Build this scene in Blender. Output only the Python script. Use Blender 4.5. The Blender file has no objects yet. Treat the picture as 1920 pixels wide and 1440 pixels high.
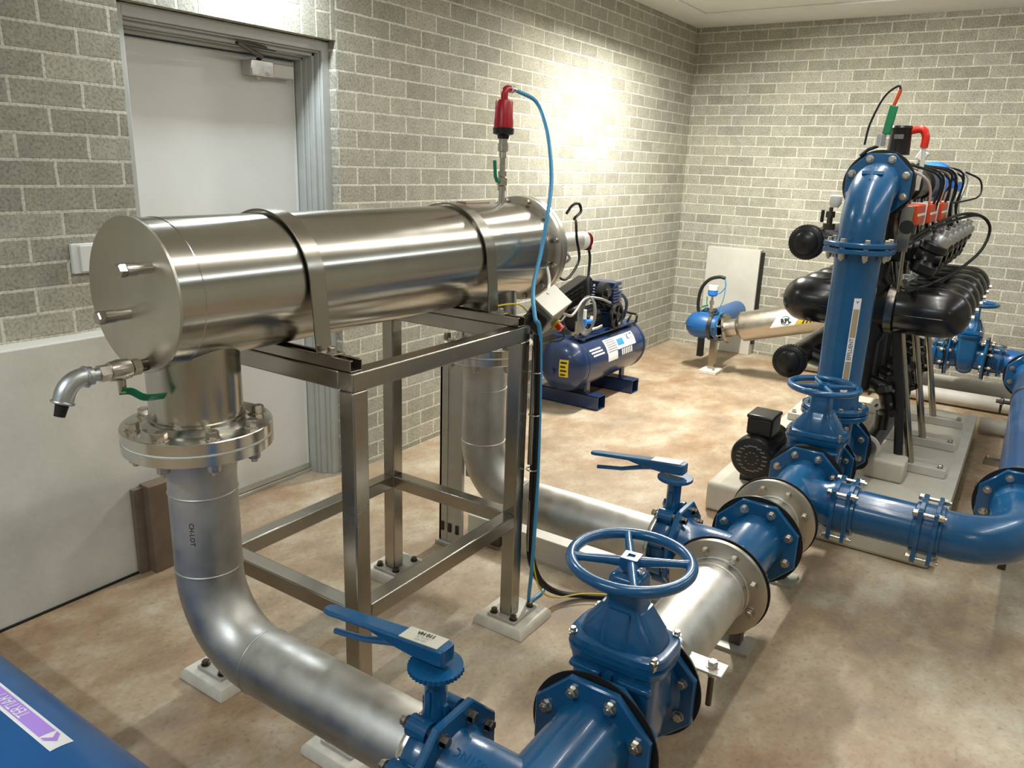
import bpy, bmesh, math, random
from mathutils import Vector, Matrix, Quaternion
random.seed(7)
PI = math.pi
SC = bpy.context.scene
COL = SC.collection
V = Vector
# ------------------------------------------------------------------ camera
cam_d = bpy.data.cameras.new('camera'); cam = bpy.data.objects.new('camera', cam_d); COL.objects.link(cam)
cam_d.sensor_fit = 'HORIZONTAL'; cam_d.sensor_width = 36; cam_d.lens = 1456/1920*36
cam_d.clip_start = .02; cam_d.clip_end = 60
R = Matrix(((0.55743114, 0.20862274, -0.8035839), (-0.82952113, 0.17975239, -0.52875682), (0.03413543, 0.96133534, 0.27325655)))
M4 = R.to_4x4(); M4.translation = V((-7.0966, -2.8368, 1.6220)); cam.matrix_world = M4
SC.camera = cam
SC.view_settings.view_transform = 'Standard'; SC.view_settings.look = 'None'
SC.view_settings.gamma = 1; SC.view_settings.use_curve_mapping = False
SC.view_settings.exposure = 0.12
# ------------------------------------------------------------------ light
w = bpy.data.worlds.new('world'); SC.world = w; w.use_nodes = True
w.node_tree.nodes['Background'].inputs[0].default_value = (.8, .9, 1, 1); w.node_tree.nodes['Background'].inputs[1].default_value = .03
def area(name, loc, sx, sy, power, col, rot=(0, 0, 0)):
    l = bpy.data.lights.new(name, 'AREA'); l.shape = 'RECTANGLE'; l.size = sx; l.size_y = sy; l.energy = power; l.color = col
    o = bpy.data.objects.new(name, l); COL.objects.link(o); o.location = loc; o.rotation_euler = rot
    return o
WARM = (1, .97, .895); COOL = (.84, .94, 1)
def tube_lamp(x, y, power, col, ln=1.25, up=.3):
    area('ceiling_tube', (x, y, 2.72), ln, .06, power, col)
    area('ceiling_up_fill', (x, y, 2.55), ln, .45, power*up, col, (PI, 0, 0))  # added upward fill, stands in for the tube's spill onto the ceiling
for x_, p_ in ((-5.4, 11), (-4.0, 11), (-2.6, 16)): tube_lamp(x_, -2.3, p_, WARM)
for x_ in (-4.4, -3.0, -1.6): tube_lamp(x_, -4.25, 8, COOL, 1.25, .5)
area('ceiling_tube', (-8.1, -1.5, 2.72), .08, 1.25, 46, COOL)
tube_lamp(-7.6, -4.9, 12, WARM)  # added lamp, brightens the rear room that the steel reflects
area('wall_batten', (-1.9, -.85, 2.72), .6, .07, 128, WARM, (-.25, 0, 0))
area('batten_up_fill', (-1.9, -.85, 2.73), .8, .1, 6, WARM, (PI, 0, 0))  # added upward fill that lightens the ceiling above the batten
area('door_lamp', (-4.85, -.12, 2.45), .35, .08, 14, COOL)

# ------------------------------------------------------------------ materials
def nmat(name):
    m = bpy.data.materials.new(name); m.use_nodes = True
    nt = m.node_tree; b = nt.nodes['Principled BSDF']
    return m, nt, b
def srgb(c):
    f = lambda v: v/12.92 if v <= .04045 else ((v+.055)/1.055)**2.4
    return tuple(f(v/255) for v in c)+(1,)
def noise(nt, scale, detail=4, vec=None, rough=.55):
    n = nt.nodes.new('ShaderNodeTexNoise'); n.inputs['Scale'].default_value = scale; n.inputs['Detail'].default_value = detail; n.inputs['Roughness'].default_value = rough
    if vec: nt.links.new(vec, n.inputs['Vector'])
    return n
def ramp(nt, fac, stops):
    r = nt.nodes.new('ShaderNodeValToRGB'); e = r.color_ramp.elements
    while len(e) < len(stops): e.new(.5)
    for i, (p, c) in enumerate(stops): e[i].position = p; e[i].color = c
    nt.links.new(fac, r.inputs[0]); return r
def objco(nt, scale=(1, 1, 1), rot=(0, 0, 0), loc=(0, 0, 0)):
    t = nt.nodes.new('ShaderNodeTexCoord'); mp = nt.nodes.new('ShaderNodeMapping')
    mp.inputs['Scale'].default_value = scale; mp.inputs['Rotation'].default_value = rot; mp.inputs['Location'].default_value = loc
    nt.links.new(t.outputs['Object'], mp.inputs[0]); return mp.outputs[0]
def bump(nt, b, h, strength=.3, dist=.002):
    bp = nt.nodes.new('ShaderNodeBump'); bp.inputs['Strength'].default_value = strength; bp.inputs['Distance'].default_value = dist
    nt.links.new(h, bp.inputs['Height']); nt.links.new(bp.outputs[0], b.inputs['Normal'])
def simple(name, col, rough=.5, metal=0, nscale=0, nstr=.15, bumpd=0, coat=0):
    m, nt, b = nmat(name)
    c = srgb(col); b.inputs['Base Color'].default_value = c; b.inputs['Roughness'].default_value = rough; b.inputs['Metallic'].default_value = metal
    if coat: b.inputs['Coat Weight'].default_value = coat; b.inputs['Coat Roughness'].default_value = .1
    if nscale:
        v = objco(nt); n = noise(nt, nscale, 5, v)
        lo = tuple(x*(1-nstr) for x in c[:3])+(1,); hi = tuple(min(1, x*(1+nstr)) for x in c[:3])+(1,)
        r = ramp(nt, n.outputs[0], [(.3, lo), (.7, hi)]); nt.links.new(r.outputs[0], b.inputs['Base Color'])
        if bumpd:
            n2 = noise(nt, nscale*8, 3, v); bump(nt, b, n2.outputs[0], .5, bumpd)
    return m
def steel(name, col, rough, stretch=(1, 1, 1), scale=60, var=.08, stain=.12, aniso=0):
    m, nt, b = nmat(name); c = srgb(col)
    b.inputs['Metallic'].default_value = 1
    v = objco(nt, stretch); n = noise(nt, scale, 6, v, .6)
    v2 = objco(nt); n2 = noise(nt, 5, 5, v2)
    mr = nt.nodes.new('ShaderNodeMapRange'); mr.inputs[1].default_value = .3; mr.inputs[2].default_value = .7
    mr.inputs[3].default_value = max(.03, rough-var); mr.inputs[4].default_value = rough+var
    nt.links.new(n.outputs[0], mr.inputs[0]); nt.links.new(mr.outputs[0], b.inputs['Roughness'])
    lo = tuple(x*(1-stain) for x in c[:3])+(1,)
    r = ramp(nt, n2.outputs[0], [(.3, lo), (.6, c)]); nt.links.new(r.outputs[0], b.inputs['Base Color'])
    if stain > .2: bump(nt, b, n.outputs[0], .1, .0005)
    if aniso:
        b.inputs['Anisotropic'].default_value = aniso; tg = nt.nodes.new('ShaderNodeTangent'); tg.direction_type = 'RADIAL'; tg.axis = 'X'; nt.links.new(tg.outputs[0], b.inputs['Tangent']); b.inputs['Anisotropic Rotation'].default_value = .25
    return m
M = {}
M['blue'] = simple('blue_epoxy', (17, 82, 128), .25, 0, 14, .10, .0004, .4)
M['bluelt'] = simple('blue_pipe_paint', (20, 88, 148), .38, 0, 8, .06, .0002, .2)
M['navy'] = simple('navy_paint', (26, 48, 86), .3, 0, 10, .08, 0, .4)
M['vessel'] = steel('polished_stainless', (190, 187, 179), .20, (1, 1, 1), 9, .02, .10, .8)
M['steelplate'] = steel('satin_stainless', (200, 193, 180), .36, (1, 1, 1), 25, .06, .12)
M['pipe'] = steel('pickled_stainless', (208, 206, 200), .48, (1, 1, 1), 14, .1, .36)
M['frame'] = steel('brushed_tube', (172, 166, 155), .24, (1, 1, 1), 12, .05, .14)
M['bright'] = steel('machined_steel', (216, 213, 206), .2, (1, 1, 1), 30, .06, .08)
M['bolt'] = steel('zinc_bolt', (200, 192, 180), .3, (1, 1, 1), 60, .06, .1)
M['galv'] = steel('galvanised', (196, 200, 202), .38, (1, 1, 1), 30, .08, .1)
M['alu'] = simple('dull_aluminium', (186, 183, 174), .42, .45, 9, .08)
M['tray'] = simple('pale_tray', (196, 193, 186), .4, .35, 9, .06)
M['darksteel'] = steel('dark_steel', (98, 92, 84), .4, (1, 1, 1), 30, .08, .2)
M['black'] = simple('black_plastic', (16, 16, 17), .34, 0, 20, .2, .0002)
M['gloss'] = simple('black_gloss', (20, 20, 21), .26, 0, 12, .2, 0, .15)
M['rubber'] = simple('rubber', (14, 14, 14), .6)
M['white'] = simple('white_plastic', (225, 226, 222), .4)
M['gasketw'] = simple('white_gasket', (236, 236, 230), .5)
M['red'] = simple('red_plastic', (158, 10, 30), .3, 0, 12, .06)
M['redlt'] = simple('red_button', (214, 40, 24), .35)
M['green'] = simple('green_handle', (0, 120, 74), .4)
M['hose'] = simple('blue_hose', (62, 142, 188), .35)
M['cablegrey'] = simple('grey_cable', (150, 148, 142), .45)
M['cablewhite'] = simple('white_cable', (214, 214, 208), .45)
M['yellow'] = simple('yellow_plastic', (214, 190, 40), .5)
M['orange'] = simple('orange_plastic', (200, 66, 20), .45)
M['doorw'] = simple('door_white', (214, 214, 210), .5, 0, 6, .03)
M['jamb'] = simple('jamb_grey', (178, 180, 176), .5, 0, 12, .05)
M['ceil'] = simple('ceiling_white', (226, 226, 220), .8, 0, 4, .03)
M['box'] = simple('grey_box', (122, 122, 120), .45, .2)
M['purple'] = simple('purple_print', (180, 140, 232), .5)
M['labelw'] = simple('label_white', (238, 238, 240), .5)
M['beige'] = simple('label_beige', (170, 156, 128), .5)
M['ink'] = simple('print_black', (22, 22, 24), .5)
M['inkgrey'] = simple('print_grey', (110, 110, 108), .5)
M['inkgreen'] = simple('print_green', (10, 110, 90), .5)
M['platey'] = simple('plate_metal', (206, 204, 190), .5, .3)
M['skyblue'] = simple('bright_blue_plastic', (40, 120, 214), .4)
M['brown'] = simple('weathered_brown_paint', (116, 100, 84), .6, .0, 14, .16, .0006)
M['grout'] = simple('grout_pad', (212, 207, 194), .85, 0, 18, .12, .001)
M['pvcpipe'] = simple('dusty_white_pipe', (198, 194, 184), .5, 0, 7, .1)

def brick_mat(name, axis, c1=(181, 179, 168), c2=(158, 156, 145), mortar=(216, 214, 204), zoff=.034, vert=False):
    m, nt, b = nmat(name)
    t = nt.nodes.new('ShaderNodeTexCoord'); sp = nt.nodes.new('ShaderNodeSeparateXYZ'); nt.links.new(t.outputs['Object'], sp.inputs[0])
    cb = nt.nodes.new('ShaderNodeCombineXYZ')
    h = sp.outputs[0] if axis == 'x' else sp.outputs[1]
    if vert: nt.links.new(sp.outputs[2], cb.inputs[0]); nt.links.new(h, cb.inputs[1])
    else: nt.links.new(h, cb.inputs[0]); nt.links.new(sp.outputs[2], cb.inputs[1])
    mp = nt.nodes.new('ShaderNodeMapping'); nt.links.new(cb.outputs[0], mp.inputs[0]); mp.inputs['Location'].default_value = (.03, 0 if vert else -zoff+.086, 0)
    # slightly wandering joints
    nz = noise(nt, 9, 2, mp.outputs[0]); vm = nt.nodes.new('ShaderNodeVectorMath'); vm.operation = 'MULTIPLY_ADD'
    nt.links.new(nz.outputs['Color'], vm.inputs[0]); vm.inputs[1].default_value = (.007, .005, 0); nt.links.new(mp.outputs[0], vm.inputs[2])
    br = nt.nodes.new('ShaderNodeTexBrick'); nt.links.new(vm.outputs[0], br.inputs['Vector'])
    br.inputs['Scale'].default_value = 1; br.inputs['Brick Width'].default_value = .24; br.inputs['Row Height'].default_value = .086
    br.inputs['Mortar Size'].default_value = .0062; br.inputs['Mortar Smooth'].default_value = .25; br.inputs['Bias'].default_value = -.05
    br.inputs['Color1'].default_value = srgb(c1); br.inputs['Color2'].default_value = srgb(c2); br.inputs['Mortar'].default_value = srgb(mortar)
    br.offset = .5
    # speckle + blotches
    n1 = noise(nt, 90, 6, t.outputs['Object'], .7); n2 = noise(nt, 1.3, 3, t.outputs['Object']); n3 = noise(nt, 14, 4, t.outputs['Object'])
    r1 = ramp(nt, n1.outputs[0], [(.36, (.45, .45, .45, 1)), (.5, (.92, .92, .92, 1)), (.7, (1.2, 1.2, 1.18, 1))])
    r3 = ramp(nt, n3.outputs[0], [(.35, (.88, .88, .86, 1)), (.7, (1.08, 1.07, 1.05, 1))])
    r2 = ramp(nt, n2.outputs[0], [(.3, (.88, .9, .88, 1)), (.7, (1.08, 1.05, 1.0, 1))])
    def mul(a, c, f=1):
        x = nt.nodes.new('ShaderNodeMix'); x.data_type = 'RGBA'; x.blend_type = 'MULTIPLY'; x.inputs[0].default_value = f
        nt.links.new(a, x.inputs[6]); nt.links.new(c, x.inputs[7]); return x.outputs[2]
    c = mul(mul(mul(br.outputs[0], r1.outputs[0], .8), r3.outputs[0]), r2.outputs[0])
    nt.links.new(c, b.inputs['Base Color']); b.inputs['Roughness'].default_value = .9
    inv = nt.nodes.new('ShaderNodeMath'); inv.operation = 'MULTIPLY_ADD'; inv.inputs[1].default_value = -1; inv.inputs[2].default_value = 1
    nt.links.new(br.outputs['Fac'], inv.inputs[0])
    ad = nt.nodes.new('ShaderNodeMath'); ad.operation = 'MULTIPLY_ADD'; ad.inputs[1].default_value = .5
    nt.links.new(n1.outputs[0], ad.inputs[0]); nt.links.new(inv.outputs[0], ad.inputs[2])
    bump(nt, b, ad.outputs[0], .7, .006)
    return m
M['brickx'] = brick_mat('brick_left', 'x'); M['bricky'] = brick_mat('brick_back', 'y')
M['soldier'] = brick_mat('brick_soldier', 'x', vert=True)

def floor_mat():
    m, nt, b = nmat('floor_concrete'); v = objco(nt)
    n1 = noise(nt, .9, 5, v); n2 = noise(nt, 2.6, 9, objco(nt, (1, 1.3, 1), (0, 0, .5)), .68); n3 = noise(nt, 60, 4, v)
    r1 = ramp(nt, n2.outputs[0], [(.34, srgb((98, 76, 54))), (.47, srgb((154, 126, 94))), (.56, srgb((176, 160, 134))), (.70, srgb((216, 207, 188)))])
    r0 = ramp(nt, n1.outputs[0], [(.35, srgb((156, 127, 96))), (.65, srgb((190, 181, 163)))])
    mx = nt.nodes.new('ShaderNodeMix'); mx.data_type = 'RGBA'; mx.inputs[0].default_value = .45
    nt.links.new(r1.outputs[0], mx.inputs[6]); nt.links.new(r0.outputs[0], mx.inputs[7])
    r3 = ramp(nt, n3.outputs[0], [(.28, (.72, .72, .72, 1)), (.42, (.97, .97, .97, 1)), (.7, (1.04, 1.04, 1.04, 1))])
    m2 = nt.nodes.new('ShaderNodeMix'); m2.data_type = 'RGBA'; m2.blend_type = 'MULTIPLY'; m2.inputs[0].default_value = 1
    nt.links.new(mx.outputs[2], m2.inputs[6]); nt.links.new(r3.outputs[0], m2.inputs[7])
    nt.links.new(m2.outputs[2], b.inputs['Base Color'])
    rr = ramp(nt, n2.outputs[0], [(.3, (.55, .55, .55, 1)), (.7, (.72, .72, .72, 1))]); nt.links.new(rr.outputs[0], b.inputs['Roughness'])
    bump(nt, b, n2.outputs[0], .3, .004)
    return m
M['floor'] = floor_mat()
def conc(name, lo, hi):
    m, nt, b = nmat(name); v = objco(nt); n = noise(nt, 2.4, 7, v, .6); n3 = noise(nt, 50, 3, v)
    r = ramp(nt, n.outputs[0], [(.3, srgb(lo)), (.65, srgb(hi))]); nt.links.new(r.outputs[0], b.inputs['Base Color'])
    b.inputs['Roughness'].default_value = .85; bump(nt, b, n3.outputs[0], .3, .002); return m
M['upstand'] = conc('upstand_concrete', (198, 197, 187), (224, 222, 212))
M['plinth'] = conc('plinth_concrete', (176, 170, 154), (210, 204, 190))
M['precast'] = conc('precast_concrete', (188, 186, 174), (206, 204, 194))

# ------------------------------------------------------------------ mesh kit
def basis(d):
    d = V(d).normalized(); a = V((0, 0, 1)) if abs(d.z) < .9 else V((1, 0, 0))
    u = a.cross(d).normalized(); return u, d.cross(u).normalized(), d
class MB:
    def __init__(s): s.v = []; s.f = []
    def grid(s, rings, closed_u=True, cap0=False, cap1=False, loop=False):
        b = len(s.v); n = len(rings[0])
        for r in rings: s.v += [tuple(p) for p in r]
        k = len(rings)
        for i in range(k if loop else k-1):
            j = (i+1) % k
            for a in range(n if closed_u else n-1):
                c = (a+1) % n; s.f.append((b+i*n+a, b+i*n+c, b+j*n+c, b+j*n+a))
        if cap0: s.f.append(tuple(b+a for a in range(n))[::-1])
        if cap1: s.f.append(tuple(b+(k-1)*n+a for a in range(n)))
        return s
    def box(s, c, size, rot=None):
        c = V(c); h = V(size)/2; q = rot.to_matrix() if rot else Matrix.Identity(3)
        b = len(s.v)
        for x in (-1, 1):
            for y in (-1, 1):
                for z in (-1, 1): s.v.append(tuple(c+q@V((x*h.x, y*h.y, z*h.z))))
        for f in ((0, 1, 3, 2), (4, 6, 7, 5), (0, 4, 5, 1), (2, 3, 7, 6), (0, 2, 6, 4), (1, 5, 7, 3)): s.f.append(tuple(b+i for i in f))
        return s
    def bb(s, a, b): a = V(a); b = V(b); return s.box((a+b)/2, [abs(x) for x in (b-a)])
    def ring(s, c, u, v, r, n, ph=0): return [V(c)+u*(r*math.cos(2*PI*i/n+ph))+v*(r*math.sin(2*PI*i/n+ph)) for i in range(n)]
    def lathe(s, o, d, prof, n=40, cap=True, ph=0):
        u, v, d = basis(d); o = V(o)
        return s.grid([s.ring(o+d*t, u, v, max(r, .0001), n, ph) for t, r in prof], True, cap, cap)
    def cyl(s, a, b, r, r1=None, n=32):
        a = V(a); b = V(b); return s.lathe(a, b-a, [(0, r), ((b-a).length, r if r1 is None else r1)], n)
    def tube(s, pts, r, n=10, loop=False, cap=True):
        P = [V(p) for p in pts]; k = len(P); rings = []
        rr = r if isinstance(r, (list, tuple)) else [r]*k
        T = []
        for i in range(k):
            a = P[(i-1) % k] if (loop or i > 0) else P[0]; b = P[(i+1) % k] if (loop or i < k-1) else P[-1]
            T.append((b-a).normalized())
        u, v, _ = basis(T[0])
        for i in range(k):
            if i:
                q = T[i-1].rotation_difference(T[i]); u = q@u; v = q@v
            rings.append(s.ring(P[i], u, v, rr[i], n))
        return s.grid(rings, True, cap and not loop, cap and not loop, loop)
    def torus(s, c, d, Rr, r, n=64, m=12):
        u, v, d = basis(d); c = V(c); rings = []
        for i in range(n):
            a = 2*PI*i/n; e = u*math.cos(a)+v*math.sin(a)
            rings.append([c+e*(Rr+r*math.cos(2*PI*j/m))+d*(r*math.sin(2*PI*j/m)) for j in range(m)])
        return s.grid(rings, True, loop=True)
    def annulus(s, o, d, ri, ro, h, n=48):
        u, v, d = basis(d); o = V(o)
        return s.grid([s.ring(o, u, v, ri, n), s.ring(o, u, v, ro, n), s.ring(o+d*h, u, v, ro, n), s.ring(o+d*h, u, v, ri, n)], True, loop=True)
    def prism(s, poly, o, u, v, w, h):
        o = V(o); u = V(u); v = V(v); w = V(w); A = [o+u*p[0]+v*p[1] for p in poly]
        return s.grid([A, [p+w*h for p in A]], True, True, True)
    def loft(s, o, u, v, w, secs, n=32):
        o = V(o); u = V(u); v = V(v); w = V(w); rings = []
        for (t, a, b, e) in secs:
            rg = []
            for i in range(n):
                th = 2*PI*(i+.5)/n; c = math.cos(th); q = math.sin(th)
                rg.append(o+w*t+u*(a*math.copysign(abs(c)**(2/e), c))+v*(b*math.copysign(abs(q)**(2/e), q)))
            rings.append(rg)
        return s.grid(rings, True, True, True)
def arc(c, u, v, r, a0, a1, n=14):
    c = V(c); u = V(u); v = V(v); return [c+u*(r*math.cos(a0+(a1-a0)*i/n))+v*(r*math.sin(a0+(a1-a0)*i/n)) for i in range(n+1)]
def smooth(pts, k=6):
    P = [V(p) for p in pts]; P = [P[0]*2-P[1]]+P+[P[-1]*2-P[-2]]; out = []
    for i in range(1, len(P)-2):
        a, b, c, d = P[i-1:i+3]
        for j in range(k):
            t = j/k; out.append(.5*((2*b)+(c-a)*t+(2*a-5*b+4*c-d)*t*t+(3*b-a-3*c+d)*t**3))
    out.append(P[-2]); return out
def mesh(name, mb, mat, off=V((0, 0, 0)), sharp=35):
    me = bpy.data.meshes.new(name); me.from_pydata([tuple(V(p)-off) for p in mb.v], [], mb.f); me.validate()
    bm = bmesh.new(); bm.from_mesh(me); bmesh.ops.recalc_face_normals(bm, faces=bm.faces); bm.to_mesh(me); bm.free()
    me.materials.append(mat); me.shade_smooth(); me.set_sharp_from_angle(angle=math.radians(sharp)); return me
def bevel(o, wd, seg=2):
    m = o.modifiers.new('bevel', 'BEVEL'); m.width = wd; m.segments = seg; m.limit_method = 'ANGLE'; m.angle_limit = math.radians(40); return o
def tag(o, label=None, cat=None, group=None, kind=None):
    for k, x in (('label', label), ('category', cat), ('group', group), ('kind', kind)):
        if x: o[k] = x
    return o
class T:
    "a thing: an Empty at its base that parents its parts; parts are written in world coordinates"
    def __init__(s, name, label, cat, loc=(0, 0, 0), group=None):
        s.o = bpy.data.objects.new(name, None); COL.objects.link(s.o); s.o.empty_display_size = .1
        s.loc = V(loc); s.o.location = s.loc; tag(s.o, label, cat, group)
    def p(s, name, mb, mat, parent=None, bev=0, label=None, sharp=35):
        o = bpy.data.objects.new(name, mesh(name, mb, M[mat], s.loc, sharp)); COL.objects.link(o); o.parent = parent or s.o
        if bev: bevel(o, bev)
        if label: o['label'] = label
        return o
    def bolts(s, c, d, R0, n, r=.011, L=.05, ph=0, parent=None, head=True, mat='bolt', only=None):
        u, v, d = basis(d); c = V(c)
        for i in range(n):
            if only and i not in only: continue
            a = 2*PI*(i+.5)/n+ph; s.bolt(c+u*R0*math.cos(a)+v*R0*math.sin(a), d, r, L, parent, mat)
    def bolt(s, pos, d, r=.011, L=.05, parent=None, mat='bolt'):
        o = bpy.data.objects.new('bolt', boltmesh(r, L, mat)); COL.objects.link(o); o.parent = parent or s.o
        o.location = V(pos)-s.loc; o.rotation_mode = 'QUATERNION'; o.rotation_quaternion = V((0, 0, 1)).rotation_difference(V(d).normalized())
        return o
_bm = {}
def boltmesh(r, L, mat):
    k = (r, L, mat)
    if k not in _bm:  # hex head above z=0, shank down to -L with a nut
        m = MB(); m.lathe((0, 0, 0), (0, 0, 1), [(0, r*1.25), (.002, r*1.25)], 20)
        m.lathe((0, 0, .002), (0, 0, 1), [(0, r), (r*.9, r), (r*1.1, r*.85)], 6)
        m.lathe((0, 0, -L), (0, 0, 1), [(0, r*.5), (L, r*.5)], 12)
        m.lathe((0, 0, -L-.002), (0, 0, -1), [(-.006, r*1.2), (-.004, r*1.2), (-.004, r), (r*.9, r*.95)], 6)
        m.lathe((0, 0, -L-.002), (0, 0, -1), [(0, r*.5), (r*1.5, r*.5)], 10)
        _bm[k] = mesh('bolt', m, M[mat], sharp=30)
    return _bm[k]
def struct(name, mb, mat, bev=0):
    o = bpy.data.objects.new(name, mesh(name, mb, M[mat])); COL.objects.link(o); o['kind'] = 'structure'
    if bev: bevel(o, bev)
    return o
def one(name, mb, mat, label, cat, group=None, bev=0, sharp=35, loc=None):
    loc = V(loc) if loc else V((0, 0, 0))
    o = bpy.data.objects.new(name, mesh(name, mb, M[mat], loc, sharp)); COL.objects.link(o); o.location = loc
    tag(o, label, cat, group)
    if bev: bevel(o, bev)
    return o
def dup(root, loc, rotz, label, group=None):
    r = root.copy(); COL.objects.link(r); r.location = loc; r.rotation_euler = (0, 0, rotz); r['label'] = label
    if group: r['group'] = group
    def rec(src, dst):
        for ch in list(src.children):
            c = ch.copy(); COL.objects.link(c); c.parent = dst; rec(ch, c)
    rec(root, r); return r
def textmb(s, size, depth=0, sx=1, align='CENTER', bold=0):
    cu = bpy.data.curves.new('t', 'FONT'); cu.body = s; cu.size = size; cu.align_x = align; cu.align_y = 'CENTER'; cu.resolution_u = 2; cu.offset = bold
    o = bpy.data.objects.new('t', cu); COL.objects.link(o); bpy.context.view_layer.update()
    me = bpy.data.meshes.new_from_object(o.evaluated_get(bpy.context.evaluated_depsgraph_get()))
    m = MB(); m.v = [(v.co.x*sx, v.co.y, 0) for v in me.vertices]; m.f = [tuple(p.vertices) for p in me.polygons]
    bpy.data.objects.remove(o); bpy.data.meshes.remove(me); bpy.data.curves.remove(cu); return m
def mapmb(m, fn): m.v = [tuple(fn(V(p))) for p in m.v]; return m
X, Y, Z = V((1, 0, 0)), V((0, 1, 0)), V((0, 0, 1))
#BODY
# ================================================================== SETTING
H = 2.84
L, Rr = -5.40, -4.36          # door opening
FX0, FY0 = -9.6, -5.6
struct('floor', MB().bb((FX0, FY0, -.1), (.3, .3, 0)), 'floor')
struct('ceiling', MB().bb((FX0, FY0, H), (.3, .3, H+.1)), 'ceil')
m = MB(); m.bb((FX0, 0, 0), (L, .23, H)); m.bb((Rr, 0, 0), (.23, .23, H)); m.bb((L, 0, 2.365), (Rr, .23, H)); struct('wall_left', m, 'brickx')
struct('trim_1', MB().bb((L, 0, 2.135), (Rr, .228, 2.365)), 'soldier')
struct('wall_back', MB().bb((0, FY0, 0), (.23, 0, H)), 'bricky')
struct('wall_front', MB().bb((FX0, FY0-.2, 0), (.23, FY0, H)), 'brickx')
struct('wall_rear', MB().bb((FX0-.2, FY0, 0), (FX0, .23, H)), 'bricky')
m = MB(); m.bb((-9.6, -.095, 0), (-5.43, -.001, .975)); struct('trim_2', m, 'upstand', .006)
m = MB(); m.bb((-.58, FY0, H-.014), (0, 0, H)); m.bb((FX0, -.29, H-.014), (-.58, 0, H)); struct('trim_3', m, 'ceil', .004)
# pressed steel door frame
m = MB()
for s, x0 in ((1, Rr), (-1, L)):
    for a, b_, y0 in ((0, .045, .045), (.045, .052, .06), (.052, .068, .085), (.068, .074, .115), (.074, .085, .14)):
        m.bb((x0-s*a, y0, 0), (x0-s*b_, .225, 2.13))
for a, b_, y0 in ((0, .045, .045), (.045, .052, .06), (.052, .068, .085), (.068, .074, .115), (.074, .085, .14)):
    m.bb((L+.04, y0, 2.132-a), (Rr-.04, .225, 2.132-b_))
struct('trim_4', m, 'jamb', .002)
m = MB(); m.bb((L+.085, .17, .0), (Rr-.085, .225, .018)); struct('trim_5', m, 'alu', .002)
door = MB().bb((L+.09, .19, .03), (Rr-.092, .225, 2.04)); door = struct('door_1', door, 'doorw', .002)
def dchild(name, mb, mat, par=None, bev=0):
    o = bpy.data.objects.new(name, mesh(name, mb, M[mat])); COL.objects.link(o); o.parent = par or door
    if bev: bevel(o, bev)
    return o
dchild('bottom_seal', MB().bb((L+.09, .178, .022), (Rr-.092, .19, .05)), 'alu')
dchild('lit_edge_strip', MB().bb((Rr-.097, .184, .03), (Rr-.09, .192, 2.04)), 'white')  # white strip stands in for the bright lit line along the leaf edge
t = T('door_closer', 'silver overhead closer box with folding arm at the top of the white door', 'door closer', (-4.6, .16, 1.98))
t.p('body', MB().bb((-4.74, .135, 1.955), (-4.49, .19, 2.015)), 'alu', bev=.004)
t.p('cover', MB().bb((-4.742, .118, 1.952), (-4.62, .137, 2.018)), 'bright', bev=.004)
t.p('pinion', MB().cyl((-4.68, .155, 1.94), (-4.68, .155, 1.957), .01), 'bright')
t.p('arm', MB().tube([(-4.68, .15, 2.022), (-4.69, .11, 2.03), (-4.87, .04, 2.06)], .009, 8).tube([(-4.87, .04, 2.062), (-4.76, .075, 2.066), (-4.54, .12, 2.07)], .007, 8), 'darksteel')
t.p('bracket', MB().bb((-4.62, .1, 2.06), (-4.5, .14, 2.085)), 'alu', bev=.003)
t = T('power_outlet', 'white double power outlet on brick wall behind the front of steel vessel', 'power outlet', (-5.63, -.006, 1.24))
t.p('base', MB().bb((-5.665, -.018, 1.19), (-5.53, -.001, 1.295)), 'white', bev=.003)
t.p('face_plate', MB().bb((-5.64, -.028, 1.196), (-5.535, -.018, 1.289)), 'white', bev=.003)
m = MB(); m.bb((-5.555, -.158, 0), (-5.43, -.096, .37)); m.bb((-5.595, -.118, 0), (-5.553, -.096, .36))
one('steel_stub_post', m, 'brown', 'short brown weathered steel post standing against the pale concrete upstand by door', 'post', bev=.003)
t = T('precast_slab', 'pale concrete panel leaning flat on the far brick wall behind blue elbow', 'panel', (-.05, -.57, 0))
t.p('slab', MB().bb((-.095, -.815, .0), (-.001, -.33, .953)), 'precast', bev=.004)
t.p('edge_strip', MB().bb((-.07, -.832, .1), (-.001, -.816, .93)), 'rubber')

one('junction_box', MB().bb((-3.44, -.07, 1.27), (-3.20, -.001, 1.40)), 'brown', 'small brown box on the brick wall just above the rear of vessel', 'box', bev=.004)
struct('trim_6', MB().bb((-9.6, -.104, 0), (-5.56, -.0945, .007)), 'rubber')
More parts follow.
